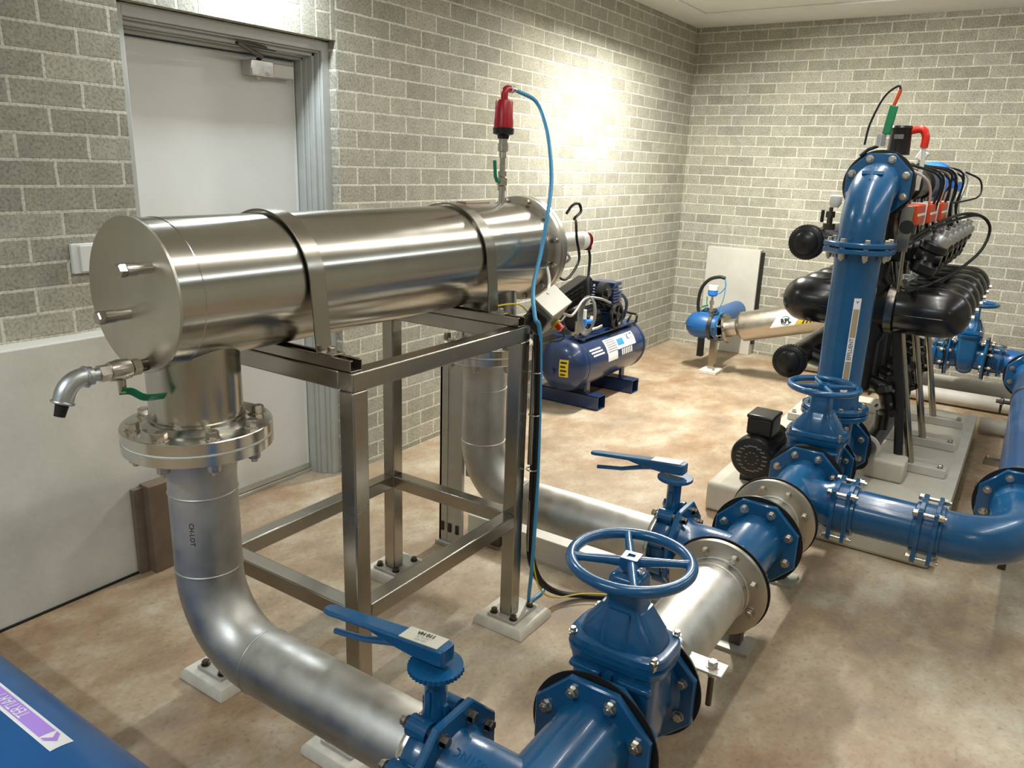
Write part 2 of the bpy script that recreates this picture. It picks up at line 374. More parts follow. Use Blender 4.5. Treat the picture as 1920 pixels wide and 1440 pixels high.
# ================================================================== MAIN VESSEL
VY, VZ, VR = -1.185, 1.309, .170
NX1, NX2, PX2 = -6.0, -4.775, -4.765
t = T('filter_vessel', 'long horizontal polished stainless cylinder clamped on the square tube stand', 'filter vessel', (-5.4, VY, VZ))
m = MB(); m.lathe((-6.13, VY, VZ), X, [(0, VR), (.06, VR), (.061, VR+.0012), (.066, VR+.0012), (.067, VR), (1.5, VR), (1.501, VR+.001), (1.506, VR+.001), (1.507, VR), (1.60, VR)], 96)
t.p('barrel', m, 'vessel')
t.p('end_plate', MB().lathe((-6.137, VY, VZ), X, [(0, VR+.003), (.001, VR+.0055), (.007, VR+.0055)], 96), 'steelplate')
for i, (y, z) in enumerate(((-1.266, 1.38), (-1.165, 1.266))):
    n = t.p('nozzle', MB().lathe((-6.137, y, z), -X, [(0, .0125), (.035, .0125), (.035, .0145), (.058, .0145), (.058, .012), (.062, .012)], 24), 'bright')
    t.p('cap', MB().lathe((-6.197, y, z), -X, [(0, .016), (.012, .016), (.015, .013)], 6), 'bolt', n)
t.p('neck', MB().lathe((NX1, VY, .995), Z, [(0, .114), (.006, .114), (.008, .1095), (.2, .1095)], 64), 'vessel')
t.p('neck', MB().lathe((NX2, VY, .995), Z, [(0, .114), (.006, .114), (.008, .1095), (.2, .1095)], 64), 'vessel')
for nx in (NX1, NX2):
    fl = t.p('neck_flange', MB().lathe((nx, VY, .953), Z, [(0, .176), (.001, .178), (.026, .178), (.028, .176), (.028, .13), (.04, .116), (.042, .113)], 80), 'bright')
    t.bolts((nx, VY, .981), Z, .148, 8, .0155, .066, parent=fl)
# far flanges
f1 = t.p('end_flange', MB().lathe((-4.59, VY, VZ), X, [(0, VR), (0, .194), (.001, .196), (.021, .196), (.022, .194), (.022, .1)], 96), 'steelplate')
t.bolts((-4.592, VY, VZ), -X, .183, 12, .009, .052, parent=f1)
t.p('cover_flange', MB().lathe((-4.562, VY, VZ), X, [(0, .1), (0, .194), (.001, .196), (.022, .196), (.024, .193), (.024, 0)], 96), 'steelplate')
t.p('flange_gasket', MB().lathe((-4.568, VY, VZ), X, [(0, .1), (0, .192), (.006, .192), (.006, .1)], 96), 'gasketw')
t = T('wiper_motor', 'silver cylinder motor with red and white tape on far end of vessel', 'motor', (-4.3, VY, VZ-.01))
m = MB(); m.lathe((-4.628, VY, VZ), X, [(0, .06), (.11, .06), (.11, .035), (.16, .035), (.16, .05), (.18, .05)], 32)
t.p('gearbox', m, 'darksteel')
t.p('housing', MB().lathe((-4.36, VY, VZ), X, [(0, .041), (.2, .041)], 40), 'alu')
m = MB()
for k in range(5): m.lathe((-4.20+.014*k, VY, VZ), V((1, .25, .1)), [(0, .0418), (.005, .0418)], 40)
t.p('warning_tape', m, 'red'); t.p('tape_base', MB().lathe((-4.21, VY, VZ), X, [(0, .0414), (.05, .0414)], 40), 'white')
t.p('end_cap', MB().lathe((-4.16, VY, VZ), X, [(0, .041), (.01, .036), (.015, .02), (.05, .018)], 24), 'black')
t.p('cable_plug', MB().box((-4.11, VY, VZ-.02), (.035, .03, .05)), 'black', bev=.004)
m = MB()
for k in range(5):
    a = k*1.26+.3; c = V((-4.48, VY+.1*math.cos(a), VZ+.1*math.sin(a)))
    m.cyl((-4.628, c.y, c.z), (-4.54, c.y, c.z), .012, n=16); m.box((-4.53, c.y, c.z), (.03, .03, .03))
t.p('sensor', m, 'black')
for k in range(3):
    a = 1+k*2; t.p('sensor_lead', MB().tube(smooth([(-4.53, VY+.1*math.cos(a), VZ+.1*math.sin(a)), (-4.48, VY+.13*math.cos(a+.5), VZ+.13*math.sin(a+.5)), (-4.50, VY+.1*math.cos(a+1.2), VZ+.1*math.sin(a+1.2))]), .006, 8), 'galv')
c = smooth([(-4.535, VY-.13, VZ+.135), (-4.50, VY-.135, VZ+.165), (-4.46, VY-.14, VZ+.17), (-4.45, VY-.145, VZ+.14), (-4.49, VY-.14, VZ+.115), (-4.44, VY-.12, VZ+.10), (-4.39, VY-.10, VZ+.03), (-4.38, VY-.11, VZ-.06), (-4.46, VY-.1, VZ-.13), (-4.5, VY-.06, VZ-.1)])
t.p('cable_loop', MB().tube(c, .0055, 8), 'black')

t.o.location.x += .09
# straps
def strap(xx, label):
    t = T('vessel_strap', label, 'strap', (xx, VY, 1.14), 'saddle straps over the vessel')
    pts = [(VY-.19, 1.142)]+[(VY+(VR+.006)*math.cos(a), VZ+(VR+.006)*math.sin(a)) for a in [PI-PI*i/30 for i in range(31)]]+[(VY+.19, 1.142)]
    rings = []
    for i, (y, z) in enumerate(pts):
        d = V((0, y-VY, z-VZ)).normalized() if 0 < i < len(pts)-1 else (V((0, -1, 0)) if i == 0 else V((0, 1, 0)))
        p = V((0, y, z)); rings.append([p+d*.0-X*.026+V((xx, 0, 0)), p+d*.005-X*.026+V((xx, 0, 0)), p+d*.005+X*.026+V((xx, 0, 0)), p+X*.026+V((xx, 0, 0))])
    t.p('band', MB().grid(rings, True, True, True), 'frame', bev=.001)
    for s in (-1, 1):
        t.p('foot', MB().bb((xx-.022, VY+s*.19, 1.141), (xx+.022, VY+s*.245, 1.147)), 'frame', bev=.001)
        t.bolt((xx, VY+s*.22, 1.147), Z, .011, .02)
strap(-5.755, 'stainless strap over the vessel nearest its flat front end'); strap(-5.005, 'stainless strap over vessel near the bolted rear flange')

# stand
FX = (-5.777, -4.965); FY = (-1.5, -.885); S = .052
t = T('vessel_stand', 'open brushed stainless square tube stand carrying the big vessel', 'stand', (-5.37, -1.19, 0))
for i, xx in enumerate((FX[0], FX[1]-S)):
    for j, yy in enumerate((FY[0], FY[1]-S)):
        t.p('leg', MB().bb((xx, yy, .045), (xx+S, yy+S, 1.06)), 'frame', bev=.004)
        pc = V((xx+S/2+(-.025 if i == 0 else .02), yy+S/2, 0))
        pl = t.p('base_plate', MB().bb((pc.x-.075, pc.y-.06, .034), (pc.x+.075, pc.y+.06, .045)), 'alu', bev=.002)
        for s in (-1, 1):
            for q in (-1, 1): t.bolt((pc.x+s*.055, pc.y+q*.042, .046), Z, .012, .01, pl, 'darksteel')
for yy in (FY[0], FY[1]-S):
    t.p('top_rail', MB().bb((FX[0], yy, 1.06), (FX[1], yy+S, 1.11)), 'frame', bev=.004)
    t.p('lower_rail', MB().bb((FX[0]+S, yy, .395), (FX[1]-S, yy+S, .445)), 'frame', bev=.004)
for xx in (FX[0], FX[1]-S):
    t.p('top_rail', MB().bb((xx, FY[0]+S, 1.06), (xx+S, FY[1]-S, 1.11)), 'frame', bev=.004)
    t.p('lower_rail', MB().bb((xx, FY[0]+S, .395), (xx+S, FY[1]-S, .445)), 'frame', bev=.004)
for xx in (-5.755, -5.005):
    m = MB(); m.bb((xx-.021, FY[0]+.01, 1.111), (xx+.021, FY[1]-.01, 1.114)); m.bb((xx-.021, FY[0]+.01, 1.111), (xx-.018, FY[1]-.01, 1.14)); m.bb((xx+.018, FY[0]+.01, 1.111), (xx+.021, FY[1]-.01, 1.14))
    m.bb((xx-.021, FY[0]+.01, 1.138), (xx-.011, FY[1]-.01, 1.141)); m.bb((xx+.011, FY[0]+.01, 1.138), (xx+.021, FY[1]-.01, 1.141))
    t.p('strut_channel', m, 'frame', bev=.0008)
PADL = {(0, 0): 'pale grout pad under the stand leg beside the horizontal steel pipe', (0, 1): 'pale grout pad beside steel pipe elbow, under the left rear leg',
        (1, 0): 'pale grout pad under the stand leg that carries the black cables', (1, 1): 'pale grout pad under the stand leg farthest back near the door side'}
for i, xx in enumerate((FX[0], FX[1]-S)):
    for j, yy in enumerate((FY[0], FY[1]-S)):
        cx, cy = xx+S/2+(-.03 if i == 0 else .025), yy+S/2
        one('grout_pad', MB().lathe((cx, cy, 0), Z, [(0, .15), (.02, .146), (.034, .132)], 4, ph=PI/4), 'grout', PADL[(i, j)], 'grout pad', 'grout pads under the stand legs', .002)

# drain valve
dy, dz = -1.214, 1.156
t = T('drain_valve', 'small steel drain valve with green lever and grey elbow on vessel front', 'ball valve', (-6.2, dy, dz))
t.p('nipple', MB().lathe((-6.137, dy, dz), -X, [(0, .0135), (.02, .0135)], 24), 'darksteel')
m = MB(); m.lathe((-6.155, dy, dz), -X, [(0, .019), (.018, .019)], 6); m.lathe((-6.173, dy, dz), -X, [(0, .016), (.006, .022), (.03, .024), (.05, .021), (.052, .017)], 24); m.lathe((-6.225, dy, dz), -X, [(0, .019), (.022, .019)], 6)
t.p('valve_body', m, 'bolt')
t.p('stem', MB().cyl((-6.198, dy, dz-.02), (-6.198, dy, dz-.052), .009, n=16), 'bolt')
m = MB(); lv = smooth([(-6.205, dy-.004, dz-.048), (-6.185, dy-.012, dz-.05), (-6.16, dy-.022, dz-.068), (-6.115, dy-.03, dz-.072)], 4)
m.grid([[p+V((0, -.008, .008))+Z*.002, p+V((0, .008, -.008))+Z*.002, p+V((0, .008, -.008))-Z*.002, p+V((0, -.008, .008))-Z*.002] for p in lv], True, True, True)
t.p('lever', m, 'green', bev=.001)
e = [V((-6.262, dy, dz)), V((-6.275, dy, dz))]+[V((-6.28-.045*math.sin(a), dy, dz-.045+.045*math.cos(a))) for a in [i*PI/2.4/8 for i in range(9)]]
d0 = (e[-1]-e[-2]).normalized(); e.append(e[-1]+d0*.012)
t.p('elbow', MB().tube(e, .0205, 24).torus(e[-1], d0, .0205, .0035, 32, 8).torus(e[1], X, .0205, .0035, 32, 8).lathe((-6.245, dy, dz), -X, [(0, .014), (.02, .014)], 16), 'galv')
t.p('hose_end', MB().cyl(e[-1], e[-1]+d0*.03, .014, .011, 16), 'rubber')

# air release valve on top
ax_, ay_ = -4.70, VY
t = T('air_valve', 'red topped air release valve standing on the rear of the vessel', 'air valve', (ax_, ay_, VZ+VR))
z0 = VZ+VR-.004
t.p('pipe_stub', MB().lathe((ax_, ay_, z0), Z, [(0, .012), (.06, .012)], 20), 'bright')
bz = z0+.05
t.p('ball_valve', MB().lathe((ax_, ay_, bz), Z, [(0, .016), (.015, .016), (.016, .013), (.02, .019), (.045, .019), (.05, .013), (.052, .016), (.068, .016)], 16), 'bolt')
t.p('lever', MB().tube([(ax_-.016, ay_, bz+.03), (ax_-.035, ay_-.002, bz+.034), (ax_-.045, ay_-.002, bz+.05), (ax_-.052, ay_-.002, bz+.105)], [.006, .006, .0065, .0065], 8), 'green')
t.p('riser', MB().lathe((ax_, ay_, bz+.06), Z, [(0, .0105), (.07, .0105)], 20).lathe((ax_, ay_, bz+.115), Z, [(0, .014), (.02, .013), (.022, .019), (.05, .019), (.05, .016), (.065, .016)], 20), 'bolt')
t.p('collar', MB().lathe((ax_, ay_, bz+.18), Z, [(0, .02), (.012, .022), (.016, .037), (.036, .038), (.038, .036)], 32), 'black')
t.p('body', MB().lathe((ax_, ay_, bz+.217), Z, [(0, .035), (.02, .0345), (.035, .0325), (.088, .031), (.094, .028), (.096, .012)], 32), 'red')
tz = bz+.312
e = [V((ax_, ay_, tz-.004)), V((ax_, ay_, tz+.018))]+[V((ax_+.02*(1-math.cos(a)), ay_-.0*a, tz+.018+.02*math.sin(a))) for a in [i*PI/2/6 for i in range(1, 7)]]+[V((ax_+.035, ay_, tz+.038))]
t.p('elbow', MB().tube(e, .0125, 20), 'red')
q = e[-1]
t.p('fitting', MB().lathe(q, X, [(0, .0115), (.006, .0115), (.006, .013), (.018, .013), (.018, .009), (.03, .009)], 12), 'bolt')
t.p('seal_tape', MB().lathe(q-X*.004, X, [(0, .013), (.006, .013)], 20), 'white')
HOSE = ((-4.547, -1.22, 1.843), (-4.574, -1.28, 1.767), (-4.615, -1.33, 1.675), (-4.66, -1.37, 1.565), (-4.725, -1.4, 1.458), (-4.773, -1.41, 1.333), (-4.863, -1.44, 1.216), (-4.965, -1.515, 1.14), (-4.95, -1.53, 1.06))
hs = smooth([q+X*.025, q+X*.055-Z*.004]+[V(p) for p in HOSE]+[V((-4.935, -1.535, .6)), V((-4.935, -1.53, .25)), V((-4.90, -1.5, .06)), V((-4.83, -1.47, .01)), V((-4.72, -1.46, .01)), V((-4.64, -1.36, .01))], 8)
one('air_hose', MB().tube(hs, .0072, 12), 'hose', 'thin blue air hose looping from the red air valve down to the floor', 'hose')
# ================================================================== STEEL PIPES FROM THE VESSEL
HZ, HY, PR = .375, -2.2, .084
def weld(m, c, d, r, s=.0035): m.torus(c, d, r, s, 64, 8)
def drop_pipe(nx, px, label, yend):
    t = T('steel_pipe', label, 'pipe', (nx, VY, HZ))
    m = MB(); m.lathe((nx, VY, .952), -Z, [(0, .104), (.03, .104), (.045, .098), (.07, .089), (.10, PR+.001), (.11, PR)], 64)
    bR = .20
    pts = [V((nx, VY, .842)), V((nx, VY, HZ+bR+.005))]+[V((nx+(px-nx)*i/16, VY-bR+bR*math.cos(a), HZ+bR-bR*math.sin(a))) for i, a in enumerate([PI/2*k/16 for k in range(17)])]+[V((px, VY-bR-.01, HZ)), V((px, yend, HZ))]
    m.tube(pts, PR, 56)
    for z in (.80, HZ+bR+.012): weld(m, (nx, VY, z), Z, PR-.001)
    weld(m, (px, VY-bR-.005, HZ), Y, PR-.001)
    t.p('pipe_body', m, 'pipe', sharp=50)
    f = t.p('top_flange', MB().lathe((nx, VY, .948), -Z, [(0, .172), (.001, .178), (.024, .178), (.026, .176), (.026, .1)], 80), 'bright')
    t.p('gasket', MB().lathe((nx, VY, .953), -Z, [(0, .1), (0, .176), (.005, .176), (.005, .1)], 80), 'gasketw')
    m = MB(); m.lathe((px, yend-.012, HZ), Y, [(0, .08), (0, .116), (.006, .118), (.014, .116), (.016, PR)], 64)
    t.p('end_ring', m, 'bright')
    return t
t1 = drop_pipe(NX1, -6.0, 'dull stainless pipe with swept elbow dropping from front of vessel', -1.925)
tm = textmb('CH-LOT', .017)
def on_vpipe(cx, cy, r, ang, zc, up=True):
    def f(p):
        a = ang+p.y/r; return V((cx+r*math.cos(a), cy+r*math.sin(a), zc-p.x))
    return f
t1.p('pipe_marking', mapmb(tm, on_vpipe(NX1, VY, PR+.0006, math.radians(212), .71)), 'ink')
drop_pipe(NX2, PX2, 'dull stainless pipe dropping from rear of vessel and running to lever valve', -1.925)
t = T('cable_tray', 'pale metal tray lying on the floor behind the rear steel pipe', 'cable tray', (-4.5, -1.5, 0))
m = MB(); m.bb((-4.55, -2.15, .0), (-4.4, -.95, .115)); t.p('tray_body', m, 'tray', bev=.004)
t.p('lip', MB().bb((-4.556, -2.15, .0), (-4.55, -.95, .02)), 'alu')
t.p('lug', MB().bb((-4.575, -1.14, .02), (-4.55, -1.06, .06)), 'darksteel')
t = T('riser_tray', 'upright silver sheet metal cable tray behind the rear drop pipe', 'cable tray', (-4.62, -1.0, 0))
m = MB(); m.bb((-4.665, -1.0, .02), (-4.645, -.88, .90)); m.bb((-4.665, -.893, .02), (-4.60, -.88, .90)); m.bb((-4.668, -.925, .03), (-4.664, -.92, .9))
t.p('upright', m, 'alu', bev=.002)
t.p('back_sheet', MB().bb((-4.64, -1.22, .34), (-4.634, -1.0, .93)), 'tray', bev=.001)
t.p('foot', MB().bb((-4.68, -1.03, 0), (-4.60, -.87, .02)), 'alu', bev=.002)
m = MB()
for y in (-.90, -.94, -.98): m.bb((-4.67, y-.008, .07), (-4.664, y+.008, .11))
t.p('clip', m, 'black')
for y in (-1.06, -1.18): t.bolt((-4.641, y, .36), -X, .007, .01)

# ================================================================== BLUE FITTINGS
OR = .156      # octagon circumradius
OPH = PI/8
BC = .122
def octo(m, c, d, h, r=OR, ph=0):
    u, v, dd = basis(d)
    return m.lathe(c, d, [(0, r-.004), (.004, r), (h-.004, r), (h, r-.004)], 8, ph=OPH+ph)
def gate_valve(label):
    t = T('gate_valve', label, 'gate valve', (0, 0, 0), 'blue gate valves with handwheels')
    m = MB(); m.lathe((-.128, 0, 0), X, [(0, .09), (.02, .112), (.03, .094), (.06, .09), (.196, .09), (.226, .094), (.236, .112), (.256, .09)], 48)
    m.loft((0, 0, 0), X, Y, Z, [(-.125, .03, .04, 2.5), (-.105, .052, .075, 3), (-.05, .064, .098, 5), (.0, .066, .104, 7), (.10, .068, .106, 7), (.125, .070, .108, 7), (.152, .074, .112, 7)], 56)
    for sx in (-1, 1):   # cast ribs on the body faces
        m.box((sx*.071, 0, .105), (.016, .016, .05)); m.loft((sx*.074, .062, .122), Y, Z, X*sx, [(-.01, .042, .010, 4), (.004, .040, .008, 4), (.007, .036, .005, 4)], 24); m.loft((sx*.074, -.062, .122), Y, Z, X*sx, [(-.01, .042, .010, 4), (.004, .040, .008, 4), (.007, .036, .005, 4)], 24)
    b = t.p('body', m, 'blue', sharp=45)
    for sx in (-1, 1):
        f = t.p('flange', octo(MB(), (sx*.128, 0, 0), (-sx, 0, 0), .02), 'blue', b)
        t.p('gasket', MB().lathe((sx*.128, 0, 0), (sx, 0, 0), [(0, .09), (0, .157), (.004, .157), (.004, .09)], 56), 'rubber')
        t.bolts((sx*.108, 0, 0), (-sx, 0, 0), BC, 8, .0115, .045, parent=f, ph=0)
    m = MB(); m.loft((0, 0, 0), X, Y, Z, [(.150, .076, .112, 4), (.152, .083, .121, 4), (.168, .085, .124, 4), (.171, .079, .117, 4), (.178, .079, .117, 4), (.181, .085, .124, 4), (.196, .083, .121, 4), (.199, .078, .115, 4)], 56)
    t.p('bonnet_flange', m, 'blue', sharp=45)
    m = MB(); m.loft((0, 0, 0), X, Y, Z, [(.198, .066, .102, 3.2), (.215, .064, .098, 3), (.235, .059, .086, 3), (.255, .052, .068, 3.2), (.275, .043, .050, 4), (.288, .040, .043, 5), (.35, .037, .040, 6), (.356, .034, .037, 6), (.362, .026, .028, 3)], 56)
    for sy in (-1, 1):
        m.loft((0, sy*.048, .2), X, Y, Z, [(0, .05, .052, 4), (.03, .046, .042, 4), (.062, .036, .018, 4), (.08, .03, .004, 4)], 28)
    for sx in (-1, 1): m.loft((sx*.048, 0, .2), X, Y, Z, [(0, .024, .036, 4), (.03, .021, .034, 4), (.065, .006, .030, 4), (.08, .0, .028, 4)], 28)
    t.p('bonnet', m, 'blue', sharp=50)
    for sx in (-1, 1):
        for sy in (-1, 1): t.bolt((sx*.066, sy*.102, .2), Z, .008, .01)
    t.p('stem', MB().cyl((0, 0, .34), (0, 0, .385), .016, n=20), 'darksteel')
    m = MB(); m.torus((0, 0, .388), Z, .1365, .0135, 72, 14)
    m.lathe((0, 0, .366), Z, [(0, .022), (.02, .03), (.034, .028), (.034, .0125), (.03, .0125)], 4, ph=PI/4+.1)
    for k in range(4):
        a = k*PI/2+.50; e = V((math.cos(a), math.sin(a), 0))
        m.tube([e*.015+Z*.385, e*.06+Z*.387, e*.11+Z*.388, e*.136+Z*.388], [.013, .0105, .009, .012], 12)
    t.p('handwheel', m, 'blue', sharp=50)
    return t.o
gv = gate_valve('nearest blue gate valve, its large handwheel overlapping the centre of the picture')
gv.location = (-5.61, HY, HZ)
dup(gv, (-3.735, HY, HZ), 0, 'blue gate valve with handwheel directly below the tall blue riser pipe')
dup(gv, (-.60, -2.55, HZ), PI/2, 'far blue gate valve in the pipe run along the far brick wall')

def tee(name, label, c, xm, xp, ym, oct_m=True, oct_p=True, br=1):
    "run along x from c.x-xm to c.x+xp, branch toward +y*br of length ym"
    c = V(c); t = T(name, label, 'pipe tee', c, 'blue flanged tees')
    m = MB(); m.lathe(c-X*xm, X, [(0, .1), (.02, .1), (.05, .092), (xm+xp-.05, .092), (xm+xp-.02, .1), (xm+xp, .1)], 56)
    d = Y*br; m.lathe(c, d, [(0, .088), (.1, .088), (ym-.04, .088), (ym-.02, .1), (ym, .1)], 56)
    b = t.p('body', m, 'blue', sharp=50)
    return t, b
def octflange(t, b, face, outward, gask=True, bolts=True, only=None):
    f = t.p('flange', octo(MB(), V(face)-V(outward)*.02, outward, .02), 'blue', b)
    if gask: t.p('gasket', MB().lathe(face, outward, [(0, .09), (0, .16), (.004, .16), (.004, .09)], 56), 'rubber')
    if bolts: t.bolts(V(face)-V(outward)*.02, -V(outward), BC, 8, .0125, .045, parent=f, only=only)
    return f
EX1 = .264
t, b = tee('pipe_tee', 'blue tee fitting in the bottom foreground feeding the nearest gate valve', (-6.01, HY, HZ), .24, .268, .205)
octflange(t, b, (-5.744, HY, HZ), X); octflange(t, b, (-6.01, HY+.205, HZ), Y, gask=False); octflange(t, b, (-6.25, HY, HZ), -X)
# cast lettering pads
t.p('cast_mark', mapmb(textmb('DN150', .028), lambda p: V((-6.01-.0892*math.sin(.35-p.y/.0892), HY+.13-p.x, HZ+.0892*math.cos(.35-p.y/.0892)))), 'blue', b)
t, b = tee('pipe_tee', 'blue tee between two stainless flanges at the centre of header', (-4.73, HY, HZ), .178, .2, .205)
octflange(t, b, (-4.908, HY, HZ), -X); octflange(t, b, (-4.53, HY, HZ), X); octflange(t, b, (-4.73, HY+.205, HZ), Y, gask=False)
t, b = tee('pipe_tee', 'blue tee joining the second gate valve to the pipe going right', (-4.05, HY, HZ), .26, .19, .17, br=-1)
octflange(t, b, (-4.31, HY, HZ), -X, bolts=False); octflange(t, b, (-3.86, HY, HZ), X)

def lever_valve(px, label, plate):
    y0 = -1.958; t = T('lever_valve', label, 'butterfly valve', (px, y0, HZ), 'blue lugged butterfly valves')
    m = MB(); m.lathe((px, y0-.028, HZ), Y, [(0, .08), (0, .104), (.004, .108), (.05, .108), (.056, .104), (.056, .08)], 56)
    for k in range(8):
        a = 2*PI*(k+.5)/8; e = V((math.cos(a), 0, math.sin(a)))
        m.cyl(V((px, y0-.026, HZ))+e*BC, V((px, y0+.026, HZ))+e*BC, .024, n=20)
    m.lathe((px, y0, HZ+.1), Z, [(0, .036), (.02, .03), (.05, .024), (.125, .024), (.135, .032), (.143, .032)], 28)
    m.box((px, y0, HZ+.13), (.012, .062, .05)); m.box((px+.002, y0, HZ+.16), (.06, .012, .06))
    t.p('body', m, 'blue', sharp=45)
    m = MB(); mm = [(.057+(.003 if (k % 2 and 20 < k < 60) else 0), 2*PI*k/72) for k in range(72)]
    m.prism([(r*math.cos(a), r*math.sin(a)) for r, a in mm], (px, y0, HZ+.232), X, Y, Z, .01)
    t.p('notch_plate', m, 'blue')
    m = MB(); zt = HZ+.262
    prof = [(-.034, .016, .034), (-.030, .022, .036), (-.018, .0235, .038), (.05, .023, .036), (.09, .022, .030), (.13, .0215, .022), (.17, .021, .011), (.25, .0205, .010), (.30, .020, .010), (.316, .016, .010), (.323, .008, .009)]
    rings = []
    for (s, hw, th) in prof:
        cy_ = y0+s; zt_ = zt+.0325-.036*max(0, s)/.32; e_ = .004
        rings.append([V((px-hw, cy_, zt_-th)), V((px-hw, cy_, zt_-e_)), V((px-hw+e_, cy_, zt_)), V((px+hw-e_, cy_, zt_)), V((px+hw, cy_, zt_-e_)), V((px+hw, cy_, zt_-th))])
    m.grid(rings, True, True, True)
    hd = t.p('handle', m, 'blue', bev=.002)
    m = MB(); m.tube([(px, y0+.06, zt+.0), (px, y0+.12, zt-.016), (px, y0+.2, zt-.042), (px, y0+.295, zt-.058)], [.010, .009, .0075, .0075], 10)
    t.p('trigger', m, 'blue')
    def tl(s): return zt+.012-.036*max(0, s)/.32
    s0, s1 = -.018, .085
    def onp(s, q): return V((px+q, y0+s, zt+.0328-.036*max(0, s)/.32))
    m = MB(); A = [onp(s0, -.021), onp(s0, .021), onp(s1, .021), onp(s1, -.021)]
    m.grid([A, [p+Z*.002 for p in A]], True, True, True)
    tp = t.p('tag_plate', m, 'platey', hd)
    if plate:
        # letters read along the lever, toward the stem
        def fm(dx, dy, k=1):
            return lambda p: onp(.034-p.x+dx, -p.y+dy) + Z*.0026
        t.p('tag_text', mapmb(textmb(plate[0], .015, sx=1.0, bold=.0005), lambda p: onp(.033-p.x, .008+p.y)+Z*.0026), 'ink', tp)
        t.p('tag_text', mapmb(textmb(plate[1], .007), lambda p: onp(.033-p.x, -.004+p.y)+Z*.0026), 'inkgrey', tp)
        t.p('tag_text', mapmb(textmb(plate[2], .007), lambda p: onp(.033-p.x, -.013+p.y)+Z*.0026), 'inkgrey', tp)
    t.bolts((px, -1.995-.02, HZ), -Y, BC, 8, .0125, .03)
    m = MB()
    for k in (1, 2): pass
    t.bolts((px, -1.92, HZ), Y, BC, 8, .0115, .05)
    t.p('seat_ring', MB().lathe((px, y0+.028, HZ), Y, [(0, .08), (0, .1), (.006, .1), (.006, .08)], 48), 'rubber')
    return t
lever_valve(-6.01, 'blue lever valve with a printed tag on its handle, in the foreground', ('VH 011', 'TK Transfer', 'outlet valve'))
lever_valve(-4.73, 'blue lever valve behind the nearest handwheel, its tag blank and bright', None)

def steel_spool(x0, x1, r, label, fr0, fr1, loc_):
    t = T('steel_spool', label, 'pipe spool', loc_, 'short stainless spools in the header')
    m = MB(); m.lathe((x0, HY, HZ), X, [(0, r+.0), (.012, r), (.013, r+.004), (x1-x0-.018, r+.004), (x1-x0-.004, r+.004)], 64)
    if x1-x0 > .3: weld(m, (x1-.055, HY, HZ), X, r+.002, .004)
    weld(m, (x1-.016, HY, HZ), X, r+.006, .006)
    t.p('pipe_body', m, 'pipe')
    return t
t = steel_spool(-5.478, -4.918, .094, 'short stainless spool between nearest gate valve and centre tee', 0, 0, (-5.2, HY, HZ))
f = t.p('flange', MB().lathe((-4.936, HY, HZ), X, [(0, .098), (0, .153), (.001, .155), (.017, .155), (.018, .153), (.018, .098)], 80), 'steelplate')
t.bolts((-4.937, HY, HZ), -X, BC, 8, .012, .05, parent=f)
t.p('stub_end', MB().lathe((-5.478, HY, HZ), X, [(0, .09), (0, .152), (.012, .152), (.013, .118), (.022, .112), (.034, .098)], 80), 'bright')
t = steel_spool(-4.522, -4.318, .088, 'very short stainless spool between centre tee and the next blue tee', 0, 0, (-4.42, HY, HZ))
f = t.p('flange', MB().lathe((-4.336, HY, HZ), X, [(0, .092), (0, .153), (.001, .155), (.017, .155), (.018, .153), (.018, .092)], 80), 'steelplate')
t.bolts((-4.337, HY, HZ), -X, BC, 8, .012, .05, parent=f)
f = t.p('flange', MB().lathe((-4.524, HY, HZ), X, [(0, .09), (0, .157), (.010, .157), (.011, .092)], 80), 'bright')

# riser column
RX = -3.43
t = T('riser_elbow', 'blue flanged base fitting under the tall blue riser', 'pipe tee', (RX, HY, 0))
m = MB(); m.lathe((-3.588, HY, HZ), X, [(0, .1), (.02, .1), (.05, .088), (.30, .088), (.33, .1)], 48); m.lathe((RX, HY, HZ-.1), Z, [(0, .05), (.03, .085), (.10, .095), (.16, .088), (.29, .088), (.3, .1)], 48)
m.lathe((RX, HY, .15), Z, [(0, .09), (.012, .09), (.013, .04), (.14, .05)], 32)
b = t.p('body', m, 'blue', sharp=50)
octflange(t, b, (-3.588, HY, HZ), -X, gask=False); octflange(t, b, (-3.26, HY, HZ), X)
f = t.p('flange', MB().lathe((RX, HY, .565), Z, [(0, .142), (.002, .144), (.02, .144), (.022, .142)], 56), 'blue', b)
t = T('riser_pipe', 'tall dark blue vertical pipe with a beige label strip', 'pipe', (RX, HY, .59))
m = MB(); m.lathe((RX, HY, .595), Z, [(0, .1), (.03, .098), (.05, .0945), (.66, .0945), (.70, .1), (.735, .1)], 64)
t.p('pipe_body', m, 'blue')
f = t.p('flange', MB().lathe((RX, HY, .592), Z, [(0, .140), (.002, .142), (.018, .142), (.02, .138)], 56), 'blue'); t.bolts((RX, HY, .612), Z, .122, 8, .011, .045, parent=f)
f = t.p('flange', octo(MB(), (RX, HY, 1.300), Z, .022, .15), 'blue'); t.bolts((RX, HY, 1.300), -Z, .122, 8, .012, .02, parent=f)
